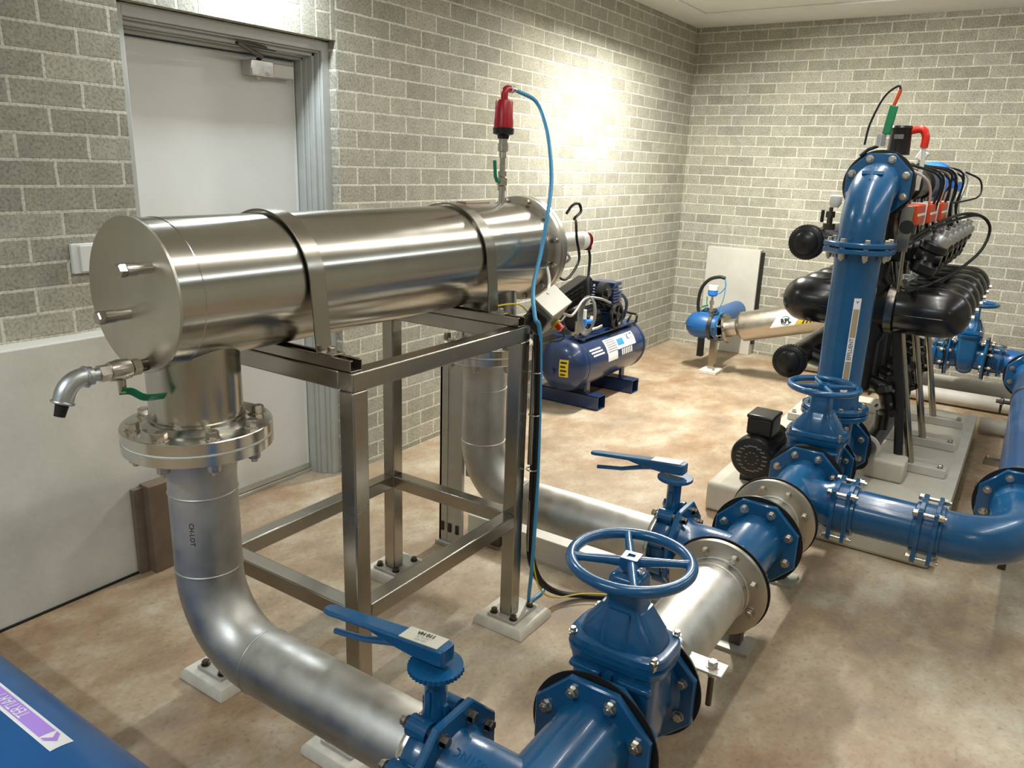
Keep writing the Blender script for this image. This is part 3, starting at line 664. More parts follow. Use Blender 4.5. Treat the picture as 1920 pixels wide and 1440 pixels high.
# label wrapped on the pipe
def wrapz(cx, cy, r, ang, zc): return lambda p: V((cx+r*math.cos(ang+p.x/r), cy+r*math.sin(ang+p.x/r), zc+p.y))
def strip(w_, h_, n=6): return MB().grid([[V((-w_/2+w_*i/n, s*h_/2, 0)) for i in range(n+1)] for s in (-1, 1)], False)
LA = math.radians(206)
lb = t.p('label', mapmb(strip(.030, .42), wrapz(RX, HY, .0953, LA, .905)), 'labelw')
for zc, hh in ((1.005, .125), (.775, .12)): t.p('label_band', mapmb(strip(.024, hh), wrapz(RX, HY, .0957, LA, zc)), 'beige', lb)
t.p('label_text', mapmb(textmb('EFFLUENT', .024, sx=.9, bold=.0006), lambda p: wrapz(RX, HY, .0959, LA, .89)(V((-p.y, p.x, 0)))), 'inkgrey', lb)
for zc in (1.10, .71):
    ar = MB(); ar.v = [(-.008, .006, 0), (0, -.008, 0), (.008, .006, 0), (0, 0, 0)]; ar.f = [(0, 1, 3), (1, 2, 3)]
    t.p('label_arrow', mapmb(ar, wrapz(RX, HY, .0959, LA, zc)), 'inkgrey', lb)
t = T('riser_bend', 'dark blue bend at the top of the riser turning toward the wall', 'pipe bend', (RX, HY, 1.335))
bR = .19; MZ = 1.335+.06+bR
pts = [V((RX, HY, 1.335)), V((RX, HY, 1.39))]+[V((RX+bR-bR*math.cos(a), HY, 1.395+bR*math.sin(a))) for a in [PI/2*k/14 for k in range(15)]]+[V((-3.225, HY, MZ))]
t.p('pipe_body', MB().tube(pts, .0945, 48), 'blue', sharp=50)
def bo(a, k=0): return V((RX+bR-(bR+.0945+k)*math.cos(a), HY, 1.395+(bR+.0945+k)*math.sin(a)))
a_ = math.radians(58); nn = (bo(a_, 1)-bo(a_)).normalized(); tt_ = nn.cross(Y)
m = MB(); m.box(bo(a_)-nn*.006, (.016, .085, .022), Quaternion((0, 1, 0), -a_))
m.grid([[bo(math.radians(d), -.004)+Y*s*.003 for s in (-1, 1)]+[bo(math.radians(d), .005)+Y*s*.003 for s in (1, -1)] for d in range(48, 76, 3)], True, True, True)
t.p('cast_rib', m, 'blue')
f = t.p('flange', octo(MB(), (RX, HY, 1.327), Z, .022, .15), 'blue'); t.bolts((RX, HY, 1.349), Z, .122, 8, .012, .06, parent=f)
f = t.p('flange', octo(MB(), (-3.24, HY, MZ), X, .02, .146), 'blue'); t.bolts((-3.242, HY, MZ), -X, .12, 8, .013, .05, parent=f)
t.p('gasket', MB().lathe((-3.218, HY, MZ), X, [(0, .09), (0, .15), (.012, .15), (.012, .09)], 48), 'rubber')

# ---- run to the right
RX4 = -4.05
def coupling(c, axis, label, nb=4, R0=.085):
    c = V(c); d = V(axis); t = T('pipe_coupling', label, 'pipe coupling', c, 'blue bolted couplings'); u, v, _ = basis(d)
    t.p('sleeve', MB().lathe(c-d*.05, d, [(0, R0+.004), (.004, R0+.012), (.096, R0+.012), (.1, R0+.004)], 48), 'blue')
    for s in (-1, 1):
        m = MB(); n = 64; rings = [[], [], [], []]
        for i in range(n):
            a = 2*PI*i/n; lob = max(0, math.cos(nb*(a-PI/4)))**6; ro = R0+.026+.03*lob
            e = u*math.cos(a)+v*math.sin(a)
            rings[0].append(c+e*(R0+.002)+d*s*.018); rings[1].append(c+e*ro+d*s*.018); rings[2].append(c+e*ro+d*s*.034); rings[3].append(c+e*(R0+.002)+d*s*.034)
        m.grid(rings, True, loop=True); t.p('clamp_ring', m, 'blue', bev=.002)
    for i in range(nb):
        a = 2*PI*i/nb+PI/4; e = u*math.cos(a)+v*math.sin(a); t.bolt(c+e*(R0+.038)+d*.036, d, .013, .072)
    return t
coupling((RX4, -2.395, HZ), Y, 'blue bolted coupling just right of the second tee')
one('pipe_length', MB().lathe((RX4, -2.36, HZ), -Y, [(0, .085), (.33, .085)], 56), 'blue', 'short straight blue pipe between two couplings, right of the second tee', 'pipe', 'straight blue pipes', loc=(RX4, -2.5, HZ))
coupling((RX4, -2.69, HZ), Y, 'blue bolted coupling beside the wide blue bend at right edge')
t = T('pipe_bend', 'wide blue bend cut by the right edge of picture', 'pipe bend', (-4.0, -2.9, HZ), 'blue flanged bends'); bR = .2
pts = [V((RX4, -2.70, HZ)), V((RX4, -2.76, HZ))]+[V((RX4+bR-bR*math.cos(a), -2.76-bR*math.sin(a), HZ)) for a in [PI/2*k/14 for k in range(15)]]+[V((-3.60, -2.96, HZ))]
b = t.p('pipe_body', MB().tube(pts, .088, 48).lathe((-3.66, -2.96, HZ), X, [(0, .088), (.05, .1), (.07, .1)], 40), 'blue', sharp=50)
octflange(t, b, (-3.58, -2.96, HZ), X)
t.p('cast_mark', mapmb(textmb('DN150', .026), lambda p: V((RX4-.0886*math.sin(.25-p.y/.0886), -2.765-p.x, HZ+.0886*math.cos(.25-p.y/.0886)))), 'blue')
t = T('bypass_pipe', 'long straight blue pipe at the right edge running to the far wall', 'pipe', (-2.2, -2.96, HZ))
t.p('pipe_body', MB().lathe((-3.565, -2.96, HZ), X, [(0, .1), (.02, .1), (.04, .086), (2.50, .086), (2.52, .1), (2.54, .1)], 56), 'bluelt')
for xx in (-3.573, -1.045):
    f = t.p('flange', octo(MB(), (xx, -2.96, HZ), X, .02), 'blue'); t.bolts((xx+(.02 if xx < -2 else 0), -2.96, HZ), X*(1 if xx < -2 else -1), BC, 8, .0125, .045, parent=f)
t = T('pipe_bend', 'blue bend joining the right edge pipe to the far wall run', 'pipe bend', (-.8, -2.9, HZ), 'blue flanged bends'); bR = .18
pts = [V((-1.01, -2.96, HZ)), V((-.80, -2.96, HZ))]+[V((-.78+bR*math.sin(a), -2.96+bR-bR*math.cos(a), HZ)) for a in [PI/2*k/12 for k in range(13)]]+[V((-.60, -2.72, HZ))]
b = t.p('pipe_body', MB().tube(pts, .088, 40), 'bluelt', sharp=50); octflange(t, b, (-1.02, -2.96, HZ), -X)
coupling((-.60, -2.735, HZ), Y, 'blue bolted coupling right of the far gate valve')
coupling((-.60, -2.375, HZ), Y, 'blue bolted coupling left of the far gate valve')
t = T('pipe_end', 'blue pipe run behind the filter legs by the far wall', 'pipe', (-.6, -2.1, HZ))
t.p('pipe_body', MB().lathe((-.60, -2.40, HZ), Y, [(0, .086), (.62, .086)], 40), 'bluelt')
f = t.p('flange', octo(MB(), (-.60, -2.10, HZ), Y, .02), 'blue')
# clamps holding the right pipe
def clamp(xx, label):
    t = T('pipe_clamp', label, 'pipe clamp', (xx, -2.96, HZ), 'steel clamps on the right edge pipe')
    t.p('band', MB().annulus((xx-.02, -2.96, HZ), X, .0865, .092, .04, 56), 'frame')
    t.p('bracket', MB().bb((xx-.03, -2.885, HZ-.03), (xx+.03, -2.80, HZ-.02)), 'darksteel', bev=.001)
    t.p('threaded_rod', MB().cyl((xx, -2.83, HZ-.10), (xx, -2.83, HZ+.0), .007, n=12), 'darksteel'); t.bolt((xx, -2.83, HZ-.02), Z, .012, .01)
    t.p('leg', MB().bb((xx-.015, -2.975, 0), (xx+.015, -2.945, HZ-.09)), 'darksteel')
clamp(-3.36, 'steel band and threaded bracket on the right edge pipe nearest the camera'); clamp(-1.75, 'steel band and bracket on the right edge pipe farther away')
# bracket beside the spool
t = T('pipe_support', 'rusty stainless bracket with threaded rod beside the first steel spool', 'pipe support', (-5.40, -2.35, 0))
t.p('top_plate', MB().bb((-5.43, -2.385, HZ+.045), (-5.37, -2.285, HZ+.052)), 'alu', bev=.002)
t.p('saddle', MB().annulus((-5.42, HY, HZ), X, .099, .103, .04, 56), 'bright')
t.p('threaded_rod', MB().cyl((-5.40, -2.352, HZ-.06), (-5.40, -2.352, HZ+.06), .008, n=12), 'darksteel'); t.bolt((-5.40, -2.352, HZ+.052), Z, .013, .012)
t.p('saddle_leg', MB().bb((-5.43, HY-.015, 0), (-5.41, HY+.015, HZ-.102)), 'darksteel')
for xx, lab in ((-5.80, 'steel rod stand under the flange of the foreground tee'), (-4.62, 'steel stand on floor under the centre tee'), (-4.05, 'steel stand on floor under the second tee')):
    t = T('pipe_stand', lab, 'pipe support', (xx, HY, 0), 'steel stands under the header')
    t.p('post', MB().bb((xx-.02, HY-.02, .01), (xx+.02, HY+.02, HZ-.094)), 'pvcpipe' if xx < -5 else 'darksteel'); t.p('base', MB().bb((xx-.06, HY-.06, 0), (xx+.06, HY+.06, .012)), 'alu')

# big foreground pipe with label
BX, BZ, BR = -6.525, .31, .16
BDX = -.012/.8
def bp(y): return V((BX+0*y, y, BZ))
t = T('supply_pipe', 'large blue pipe crossing the bottom left corner, with purple label', 'pipe', (BX, -1.5, 0))
t.p('pipe_body', MB().lathe((BX, -.10, BZ), -Y, [(0, BR), (3.4, BR)], 96), 'bluelt')
def wrapb(yc, ang): # p.x along -y... label text reads toward +y
    r = BR+.0008
    return lambda p: V((BX+r*math.sin(ang-p.y/r), yc+p.x, BZ+r*math.cos(ang-p.y/r)))
LBA = .16
def stripb(x0, x1, h_, n=8): return MB().grid([[V((x, -h_/2+h_*i/n, 0)) for i in range(n+1)] for x in (x0, x1)], False)
lb = t.p('label', mapmb(stripb(-.345, .6, .047), wrapb(-1.05, LBA)), 'labelw')
def off(f, k): return lambda p: (lambda q: V((BX, q.y, BZ))+(q-V((BX, q.y, BZ)))*(1+k/BR))(f(p))
t.p('label_band', mapmb(stripb(-.288, -.2, .033), off(wrapb(-1.05, LBA), .0005)), 'purple', lb)
t.p('label_band', mapmb(stripb(-.2, .6, .033), off(wrapb(-1.05, LBA), .0004)), 'purple', lb)
tt = textmb('TERTIARY', .043, sx=.62, align='LEFT')
t.p('label_text', mapmb(tt, lambda p: off(wrapb(-1.05, LBA), .0012)(V((p.x-.20, p.y*.85, 0)))), 'labelw', lb)
ar = MB(); ar.v = [(-.325, 0, 0), (-.305, .016, 0), (-.293, .016, 0), (-.309, 0, 0), (-.293, -.016, 0), (-.305, -.016, 0)]; ar.f = [(0, 3, 2, 1), (0, 5, 4, 3)]
t.p('label_arrow', mapmb(ar, off(wrapb(-1.05, LBA), .0012)), 'purple', lb)
for yy in (-.5, -1.9):
    pass
t.p('saddle', MB().bb((BX-.12, -2.35, 0), (BX+.12, -2.25, BZ-.10)), 'plinth')
# ================================================================== CABLES AND BOXES AT THE STAND
m = MB()
for k, (dx, dy_) in enumerate(((0, 0), (.010, -.004), (.004, -.012))):
    m.tube(smooth([(-4.955+dx, -1.515+dy_, 1.08), (-4.948+dx, -1.518+dy_, .8), (-4.94+dx, -1.515+dy_, .5), (-4.935+dx, -1.51+dy_, .3), (-4.90+dx, -1.51+dy_, .19), (-4.84+dx, -1.52+dy_, .10), (-4.76+dx, -1.55+dy_, .035), (-4.68+dx, -1.62+dy_, .012), (-4.62+dx, -1.74+dy_, .012), (-4.60+dx, -1.9+dy_, .012), (-4.60, -2.1, .012)], 8), .0085, 10)
one('cable_bundle', m, 'rubber', 'black cable bundle tied down the stand leg and looping on the floor', 'cable')
m = MB(); m.tube(smooth([(-4.94, -1.53, .34), (-4.925, -1.535, .2), (-4.87, -1.54, .09), (-4.79, -1.56, .035), (-4.70, -1.62, .03), (-4.64, -1.72, .03), (-4.62, -1.85, .03)], 8), .003, 8)
one('earth_cable', m, 'yellow', 'thin yellow earth cable lying on the black cable loop', 'cable')
m = MB(); m.tube([(-4.952, -1.512, 1.04), (-4.952, -1.512, .62)], .010, 14)
for z in (.95, .80, .60): m.torus((-4.945, -1.517, z), Z, .02, .0025, 20, 6)
m.tube([(-4.945, -1.512, .48), (-4.94, -1.512, .28)], .006, 10)
one('conduit', m, 'frame', 'thin shiny conduit tied upright beside the black cables on stand leg', 'conduit')
m = MB(); m.tube(smooth([(-5.0, -1.36, 1.155), (-4.96, -1.39, 1.165), (-4.9, -1.41, 1.16), (-4.86, -1.42, 1.13)], 6), .0028, 8)
one('green_wire', m, 'yellow', 'short yellow green wire between the strap foot and junction box', 'wire')
t = T('control_box', 'tilted grey control box with red button at the stand top corner', 'control box', (-4.82, -1.46, 1.16))
q = Quaternion((1, 0, 0), math.radians(40)) @ Quaternion((0, 1, 0), math.radians(-18)) @ Quaternion((0, 0, 1), math.radians(8))
c = V((-4.80, -1.455, 1.125))
t.p('enclosure', MB().box(c, (.11, .085, .12), q), 'box', bev=.003)
t.p('lid', MB().box(c+q@V((0, 0, .065)), (.116, .09, .012), q), 'alu', bev=.002)
t.p('side_plate', MB().box(c+q@V((-.058, 0, -.005)), (.006, .07, .08), q), 'black', bev=.001)
t.p('button_base', MB().cyl(c+q@V((.03, -.043, -.035)), c+q@V((.03, -.052, -.035)), .018, n=24), 'yellow')
t.p('button', MB().cyl(c+q@V((.03, -.05, -.035)), c+q@V((.03, -.075, -.035)), .013, n=24), 'redlt')
t.p('gland', MB().cyl(c+q@V((-.055, .02, .0)), c+q@V((-.10, .02, 0)), .017, n=16).cyl(c+q@V((-.02, 0, -.06)), c+q@V((-.02, 0, -.10)), .014, n=16), 'black')
m = MB(); m.tube(smooth([c+q@V((0, .03, .07)), (-4.66, -1.38, 1.22), (-4.60, -1.32, 1.30), (-4.585, -1.31, 1.40)], 6), .006, 8)
one('grey_lead', m, 'cablewhite', 'white lead rising from the grey control box to vessel flange', 'cable')
# motor cable with coil
m = MB(); cc = V((-4.07, -1.24, .985))
up = smooth([(-4.01, VY, VZ-.03), (-3.995, VY-.003, VZ-.08), (-4.01, VY-.01, VZ-.15), (-4.05, VY-.03, 1.12), (-4.07, -1.235, 1.065)], 6)
one('motor_cable', MB().tube(up, .006, 10), 'rubber', 'black cable hanging from the wiper motor down to the coil', 'cable')
for k in range(4):
    r = .072-.004*k; rings = [cc+V((.012*k-.02+.008*math.sin(a), r*.55*math.cos(a)+.003*k, (r+.012)*math.sin(a))) for a in [2*PI*i/48 for i in range(48)]]
    m.tube(rings, .0055, 8, loop=True)
m.tube(smooth([cc+V((0, 0, .08)), cc+V((-.12, -.03, .082)), cc+V((-.30, -.09, .06)), cc+V((-.42, -.13, .075)), (-4.72, -1.43, 1.13)], 6), .0055, 8)
m.tube(smooth([cc+V((0, 0, .08)), cc+V((.05, -.03, .07)), cc+V((.09, -.06, .05))], 6), .0055, 8)
one('cable_coil', m, 'cablegrey', 'coil of pale grey cable hanging in front of the navy compressor', 'cable')

# ================================================================== COMPRESSOR
t = T('air_compressor', 'navy air compressor on box feet against the brick wall', 'air compressor', (-2.05, -.29, 0))
CZ, CY, CR = .345, -.29, .185
prof = [(0, .03), (.006, .07), (.02, .115), (.045, .155), (.075, .177), (.105, CR), (1.02, CR), (1.05, .177), (1.08, .155), (1.105, .115), (1.119, .07), (1.125, .03)]
tk = t.p('tank', MB().lathe((-2.63, CY, CZ), X, prof, 56).torus((-2.50, CY, CZ), X, CR, .003, 56, 6).torus((-1.63, CY, CZ), X, CR, .003, 56, 6), 'navy', sharp=50)
t.p('drain_plug', MB().cyl((-2.65, CY+.03, CZ-.03), (-2.62, CY+.03, CZ-.03), .018, n=6), 'navy', tk)
for xx in (-2.40, -1.86):
    m = MB(); y0, y1 = -.53, -.06; x0, x1 = xx-.055, xx+.055; th = .006
    m.bb((x0, y0, 0), (x1, y1, th)); m.bb((x0, y0, .094), (x1, y1, .1)); m.bb((x0, y0, 0), (x0+th, y1, .1)); m.bb((x1-th, y0, 0), (x1, y1, .1))
    t.p('foot', m, 'navy', bev=.001)
    t.p('saddle', MB().bb((xx-.025, -.42, .1), (xx+.025, -.40, .22)), 'navy'); t.p('saddle', MB().bb((xx-.025, -.20, .1), (xx+.025, -.18, .2)), 'navy')
def wrapx(cy, cz, r, ang, xc): # p.x along +x, p.y up around; outward facing -y
    return lambda p: V((xc+p.x, cy-r*math.cos(ang+p.y/r), cz+r*math.sin(ang+p.y/r)))
def stripx(w_, h_, n=8): return MB().grid([[V((x, -h_/2+h_*i/n, 0)) for i in range(n+1)] for x in (-w_/2, w_/2)], False)
A = math.radians(32)
lb = t.p('label', mapmb(stripx(.46, .10), wrapx(CY, CZ, CR+.001, A, -2.0)), 'labelw', tk)
t.p('label', mapmb(stripx(.15, .07), wrapx(CY, CZ, CR+.001, A-.42, -2.15)), 'labelw', tk)
t.p('label_band', mapmb(stripx(.10, .05), wrapx(CY, CZ, CR+.0015, A, -2.0)), 'hose', lb)
t.p('label_text', mapmb(textmb('K17', .06, bold=.002), wrapx(CY, CZ, CR+.0018, A+.08, -1.84)), 'ink', lb)
m = MB()
for k in range(6):
    q_ = stripx(.14, .006, 1); mapmb(q_, wrapx(CY, CZ, CR+.0018, A+.2-.09*k, -2.14)); b0 = len(m.v); m.v += q_.v; m.f += [tuple(i+b0 for i in f) for f in q_.f]
t.p('label_text', m, 'inkgrey', lb)
m = MB()
for k in range(6):
    q_ = stripx(.018, .045, 2); mapmb(q_, wrapx(CY, CZ, CR+.0012, A-.42, -2.0+.03*k)); b0 = len(m.v); m.v += q_.v; m.f += [tuple(i+b0 for i in f) for f in q_.f]
t.p('printed_text', m, 'labelw', tk); m = MB()
for k in range(3):
    q_ = stripx(.16, .012, 2); mapmb(q_, wrapx(CY, CZ, CR+.0012, A-.05-.12*k+.1, -2.38+.015*k)); b0 = len(m.v); m.v += q_.v; m.f += [tuple(i+b0 for i in f) for f in q_.f]
t.p('printed_text', m, 'labelw', tk)
def dome(y, z, k=0):
    rr = math.hypot(y-CY, z-CZ); a = prof
    for (t0, r0), (t1, r1) in zip(a, a[1:]):
        if r0 <= rr <= r1: return V((-2.63-k+t0+(t1-t0)*(rr-r0)/(r1-r0), y, z))
    return V((-2.63-k, y, z))
def dpatch(y0, y1, z0, z1, k, n=8):
    return MB().grid([[dome(y0+(y1-y0)*i/n, z0+(z1-z0)*j/n, k) for i in range(n+1)] for j in range(n+1)], False)
yl = t.p('warning_label', dpatch(CY-.02, CY-.085, CZ-.06, CZ+.06, .003), 'yellow', tk)
m = MB()
for k in range(4):
    q_ = dpatch(CY-.03, CY-.075+.008*(k % 2), CZ+.034-.028*k, CZ+.046-.028*k, .006, 2); b0 = len(m.v); m.v += q_.v; m.f += [tuple(i+b0 for i in f) for f in q_.f]
t.p('warning_print', m, 'ink', yl)
t.p('deck', MB().bb((-2.50, -.40, .525), (-1.62, -.16, .535)).bb((-2.45, -.38, .5), (-2.41, -.18, .53)).bb((-1.75, -.38, .5), (-1.71, -.18, .53)), 'navy')
m = MB(); m.lathe((-2.42, -.28, .63), X, [(0, .05), (.01, .075), (.28, .075), (.29, .05)], 32)
for k in range(14):
    a = k*2*PI/14; m.box((-2.28, -.28+.078*math.cos(a), .63+.078*math.sin(a)), (.24, .006, .01), Quaternion((1, 0, 0), a))
t.p('motor', m, 'black')
m = MB(); m.bb((-2.00, -.36, .535), (-1.88, -.20, .62))
for k in range(9): m.bb((-2.01, -.375, .63+.022*k), (-1.87, -.185, .642+.022*k))
m.bb((-1.99, -.35, .6), (-1.89, -.21, .84)); m.bb((-2.0, -.37, .835), (-1.88, -.19, .86))
t.p('pump_head', m, 'navy', bev=.003)
m = MB(); m.lathe((-2.08, -.30, .80), -Y, [(0, .07), (.05, .07), (.055, .03), (.075, .03)], 28); m.tube(smooth([(-2.08, -.28, .74), (-2.06, -.33, .7), (-1.96, -.37, .66)], 5), .02, 12)
t.p('air_filter', m, 'black')
m = MB(); m.lathe((-2.02, -.40, .63), -Y, [(0, .095), (.012, .098), (.024, .095), (.024, .078), (.01, .074), (.01, .03), (.03, .03), (.03, 0)], 40)
for k in range(5):
    a = 2*PI*k/5; m.box((-2.02+.05*math.cos(a), -.415, .63+.05*math.sin(a)), (.06, .012, .02), Quaternion((0, 1, 0), -a))
t.p('flywheel', m, 'black')
m = MB(); P0, P1 = V((-2.54, -.16, .69)), V((-2.0, -.16, .80))
d_ = (P1-P0).normalized(); up_ = V((-d_.z, 0, d_.x)); poly = [P0+up_*.065*math.sin(a)-d_*.065*math.cos(a) for a in [-PI/2+PI*i/10 for i in range(11)]]+[P1+up_*.085*math.cos(a)+d_*.085*math.sin(a) for a in [PI*i/10 for i in range(11)]]
m.grid([poly, [p+Y*.09 for p in poly]], True, True, True); g = t.p('belt_guard', m, 'black', bev=.006)
m = MB()
for k in range(7):
    for j in range(3):
        m.box(P0+d_*(.03+.07*k)+up_*(-.03+.03*j)-Y*.002, (.06, .004, .02), Quaternion((0, 1, 0), -.2))
t.p('guard_mesh', m, 'darksteel', g)
m = MB(); m.cyl((-2.33, -.33, .52), (-2.33, -.33, .62), .02, n=16).cyl((-2.33, -.345, .64), (-2.33, -.375, .64), .032, n=24); t.p('gauge', m, 'darksteel')
t.p('gauge_face', MB().cyl((-2.33, -.375, .64), (-2.33, -.378, .64), .028, n=24), 'white')
m = MB(); m.cyl((-2.45, -.33, .52), (-2.45, -.33, .64), .016, n=16).cyl((-2.39, -.33, .56), (-2.5, -.33, .56), .012, n=12).tube([(-2.33, -.35, .56), (-2.27, -.39, .575), (-2.22, -.40, .585)], .01, 10); t.p('fittings', m, 'bolt')
t.p('regulator', MB().cyl((-2.47, -.38, .62), (-2.47, -.38, .67), .03, n=20).cyl((-2.47, -.38, .645), (-2.38, -.40, .64), .016, n=14), 'skyblue')
t.p('regulator_cap', MB().cyl((-2.47, -.38, .67), (-2.47, -.38, .73), .026, n=20), 'white')
t.p('delivery_pipe', MB().tube(smooth([(-1.87, -.32, .80), (-1.76, -.36, .70), (-1.74, -.34, .58), (-1.72, -.30, .54)], 6), .012, 10), 'navy')
t.p('switch', MB().bb((-1.865, -.34, .62), (-1.83, -.28, .73)), 'black'); t.p('switch_knob', MB().cyl((-1.845, -.32, .73), (-1.845, -.32, .755), .016, n=14), 'redlt')
t.p('handle', MB().tube(smooth([(-1.66, -.40, .52), (-1.64, -.40, .58), (-1.62, -.34, .585), (-1.60, -.24, .585), (-1.6, -.22, .53)], 5), .009, 8).tube(smooth([(-1.72, -.36, .53), (-1.70, -.37, .57), (-1.66, -.36, .575)], 5), .008, 8), 'black')
for ch in t.o.children:
    if ch.name.split('.')[0] not in ('foot', 'saddle'): ch.location.z -= .04
t.o.location.x -= .055
one('air_line', MB().tube(smooth([(-4.62, -1.36, 1.06), (-4.5, -1.34, 1.03), (-4.38, -1.3, 1.035), (-4.30, -1.27, 1.02)], 6), .005, 8).tube(smooth([(-4.42, -1.31, 1.03), (-4.40, -1.3, .98), (-4.36, -1.28, .93), (-4.33, -1.2, .9)], 6), .004, 8), 'rubber', 'thin black line stretched from the control box toward compressor gauges', 'cable')

# ================================================================== FAR INCLINED STRAINER
sx_ = -.9
t = T('inclined_filter', 'inclined stainless cylinder filter with green and yellow sticker', 'filter', (sx_, -.95, .4))
ax0 = V((sx_, -.985, .415)); ad = V((0, -.962, .272)).normalized()
m = MB(); m.lathe(V((sx_, -.83, .372)), ad, [(0, .07), (.11, .07)], 40); m.lathe(ax0-ad*.05, ad, [(-.0, .07), (.012, .08), (.045, .118), (.055, .120), (.80, .120), (.82, .11), (.825, .0)], 56)
body = t.p('shell', m, 'steelplate', sharp=50)
t.p('flange', MB().lathe(V((sx_, -.845, .376)), ad, [(0, .12), (.02, .12), (.02, .07)], 48), 'frame'); t.bolts(V((sx_, -.825, .370)), ad, .1, 8, .010, .05)
u_, v_, _ = basis(ad)
# sticker on the camera-facing side
side = V((-1, 0, 0)); side = (side-ad*side.dot(ad)).normalized(); upv = ad.cross(side)
if upv.z < 0: upv = -upv
def wrapa(s0, ang, k=0):
    r = .1205+k
    return lambda p: ax0+ad*(s0+p.x)+side*(r*math.cos(ang+p.y/r))+upv*(r*math.sin(ang+p.y/r))
def para(w_, h_, sk, n=6): return MB().grid([[V((x+sk*(-.5+i/n), -h_/2+h_*i/n, 0)) for i in range(n+1)] for x in (-w_/2, w_/2)], False)
st = t.p('sticker', mapmb(para(.19, .085, .07), wrapa(.37, .12)), 'labelw', body)
circ_ = MB(); circ_.v = [(.036*math.cos(2*PI*i/24), .036*math.sin(2*PI*i/24), 0) for i in range(24)]; circ_.f = [tuple(range(24))]
c2 = MB(); c2.v = [(.030*math.cos(2*PI*i/24), .030*math.sin(2*PI*i/24), 0) for i in range(24)]; c2.f = [tuple(range(24))]
t.p('logo_ring', mapmb(circ_, wrapa(.37, .12, .0006)), 'inkgreen', st); t.p('logo_disc', mapmb(c2, wrapa(.37, .12, .0012)), 'labelw', st)
t.p('logo_text', mapmb(textmb('RPL', .05, sx=.95, bold=.0022), wrapa(.37, .10, .0030)), 'ink', st)
st2 = t.p('sticker', mapmb(para(.16, .085, .07), wrapa(.55, .12)), 'yellow', body)
m = MB()
for k in range(5):
    q_ = para(.012, .03, .022, 2); mapmb(q_, lambda p, k=k: wrapa(.50+.028*k, .12-.2, .0006)(p)); b0 = len(m.v); m.v += q_.v; m.f += [tuple(i+b0 for i in f) for f in q_.f]
    q_ = para(.012, .014, .01, 2); mapmb(q_, lambda p, k=k: wrapa(.525+.028*k, .12+.27, .0006)(p)); b0 = len(m.v); m.v += q_.v; m.f += [tuple(i+b0 for i in f) for f in q_.f]
t.p('hazard_stripe', m, 'ink', st2)
t = T('blue_inlet', 'light blue rounded bend feeding the inclined filter from the wall', 'pipe bend', (sx_, -.68, .38))
m = MB(); m.lathe((sx_, -.50, .38), -Y, [(0, .02), (.02, .06), (.05, .092), (.09, .108), (.17, .108), (.20, .10), (.27, .09), (.30, .09)], 48)
m.lathe((sx_+.0, -.66, .40), X, [(0, .085), (.86, .085)], 40)
b = t.p('body', m, 'bluelt', sharp=60)
t.p('flange', MB().lathe((sx_, -.80, .38), Y, [(0, .122), (.02, .122), (.022, .1)], 40), 'blue', b); t.p('flange', MB().lathe((sx_+.10, -.66, .40), X, [(0, .12), (.02, .12)], 8, ph=OPH), 'blue', b)
t.bolts((sx_+.10, -.66, .40), -X, .102, 8, .011, .03, parent=b); t.p('band', MB().annulus((sx_, -.74, .38), Y, .1, .112, .03), 'darksteel')
t.p('seam', MB().torus((sx_, -.60, .38), Z, .105, .004, 48, 6), 'bluelt')
t = T('steel_prop', 'slim square steel post on grout pad under the blue bend', 'support', (sx_-.02, -.76, 0))
t.p('post', MB().bb((sx_-.045, -.785, .03), (sx_+.005, -.735, .29)), 'frame'); t.p('base_pad', MB().bb((sx_-.13, -.84, 0), (sx_+.05, -.69, .03)), 'grout', bev=.004)
t.p('saddle', MB().bb((sx_-.06, -.80, .275), (sx_+.04, -.72, .285)), 'frame'); t.bolt((sx_-.08, -.80, .031), Z, .01, .01)
t = T('pressure_transmitter', 'small white and blue pressure sensor with black hose on blue bend', 'sensor', (sx_, -.70, .49))
m = MB(); m.lathe((sx_, -.70, .47), Z, [(0, .013), (.03, .013), (.03, .02), (.06, .02), (.06, .011), (.09, .011), (.09, .018), (.12, .018), (.12, .01), (.16, .01)], 14); t.p('valve_body', m, 'bolt')
t.p('housing', MB().lathe((sx_, -.70, .63), Z, [(0, .03), (.012, .04), (.05, .04)], 24), 'skyblue'); t.p('cap', MB().lathe((sx_, -.70, .68), Z, [(0, .042), (.035, .042), (.04, .034)], 24), 'white')
t.p('hose', MB().tube(smooth([(sx_, -.60, .46), (sx_, -.585, .56), (sx_, -.60, .68), (sx_, -.66, .76), (sx_, -.74, .79), (sx_, -.79, .785)], 6), .014, 10), 'rubber')
t.p('lead', MB().tube(smooth([(sx_, -.79, .78), (sx_, -.80, .70), (sx_, -.79, .6), (sx_, -.75, .49)], 6), .004, 8).tube(smooth([(sx_, -.79, .78), (sx_, -.80, .72), (sx_, -.76, .66), (sx_, -.73, .66)], 6), .005, 8), 'hose')
t.p('clip', MB().tube([(sx_, -.62, .53), (sx_, -.67, .55)], .007, 8).tube([(sx_, -.66, .54), (sx_, -.655, .62)], .004, 8), 'green')
one('floor_cleat', MB().bb((-.45, -.50, 0), (-.40, -.45, .22)), 'rubber', 'short black post on the floor beneath the blue bend', 'post', bev=.004)

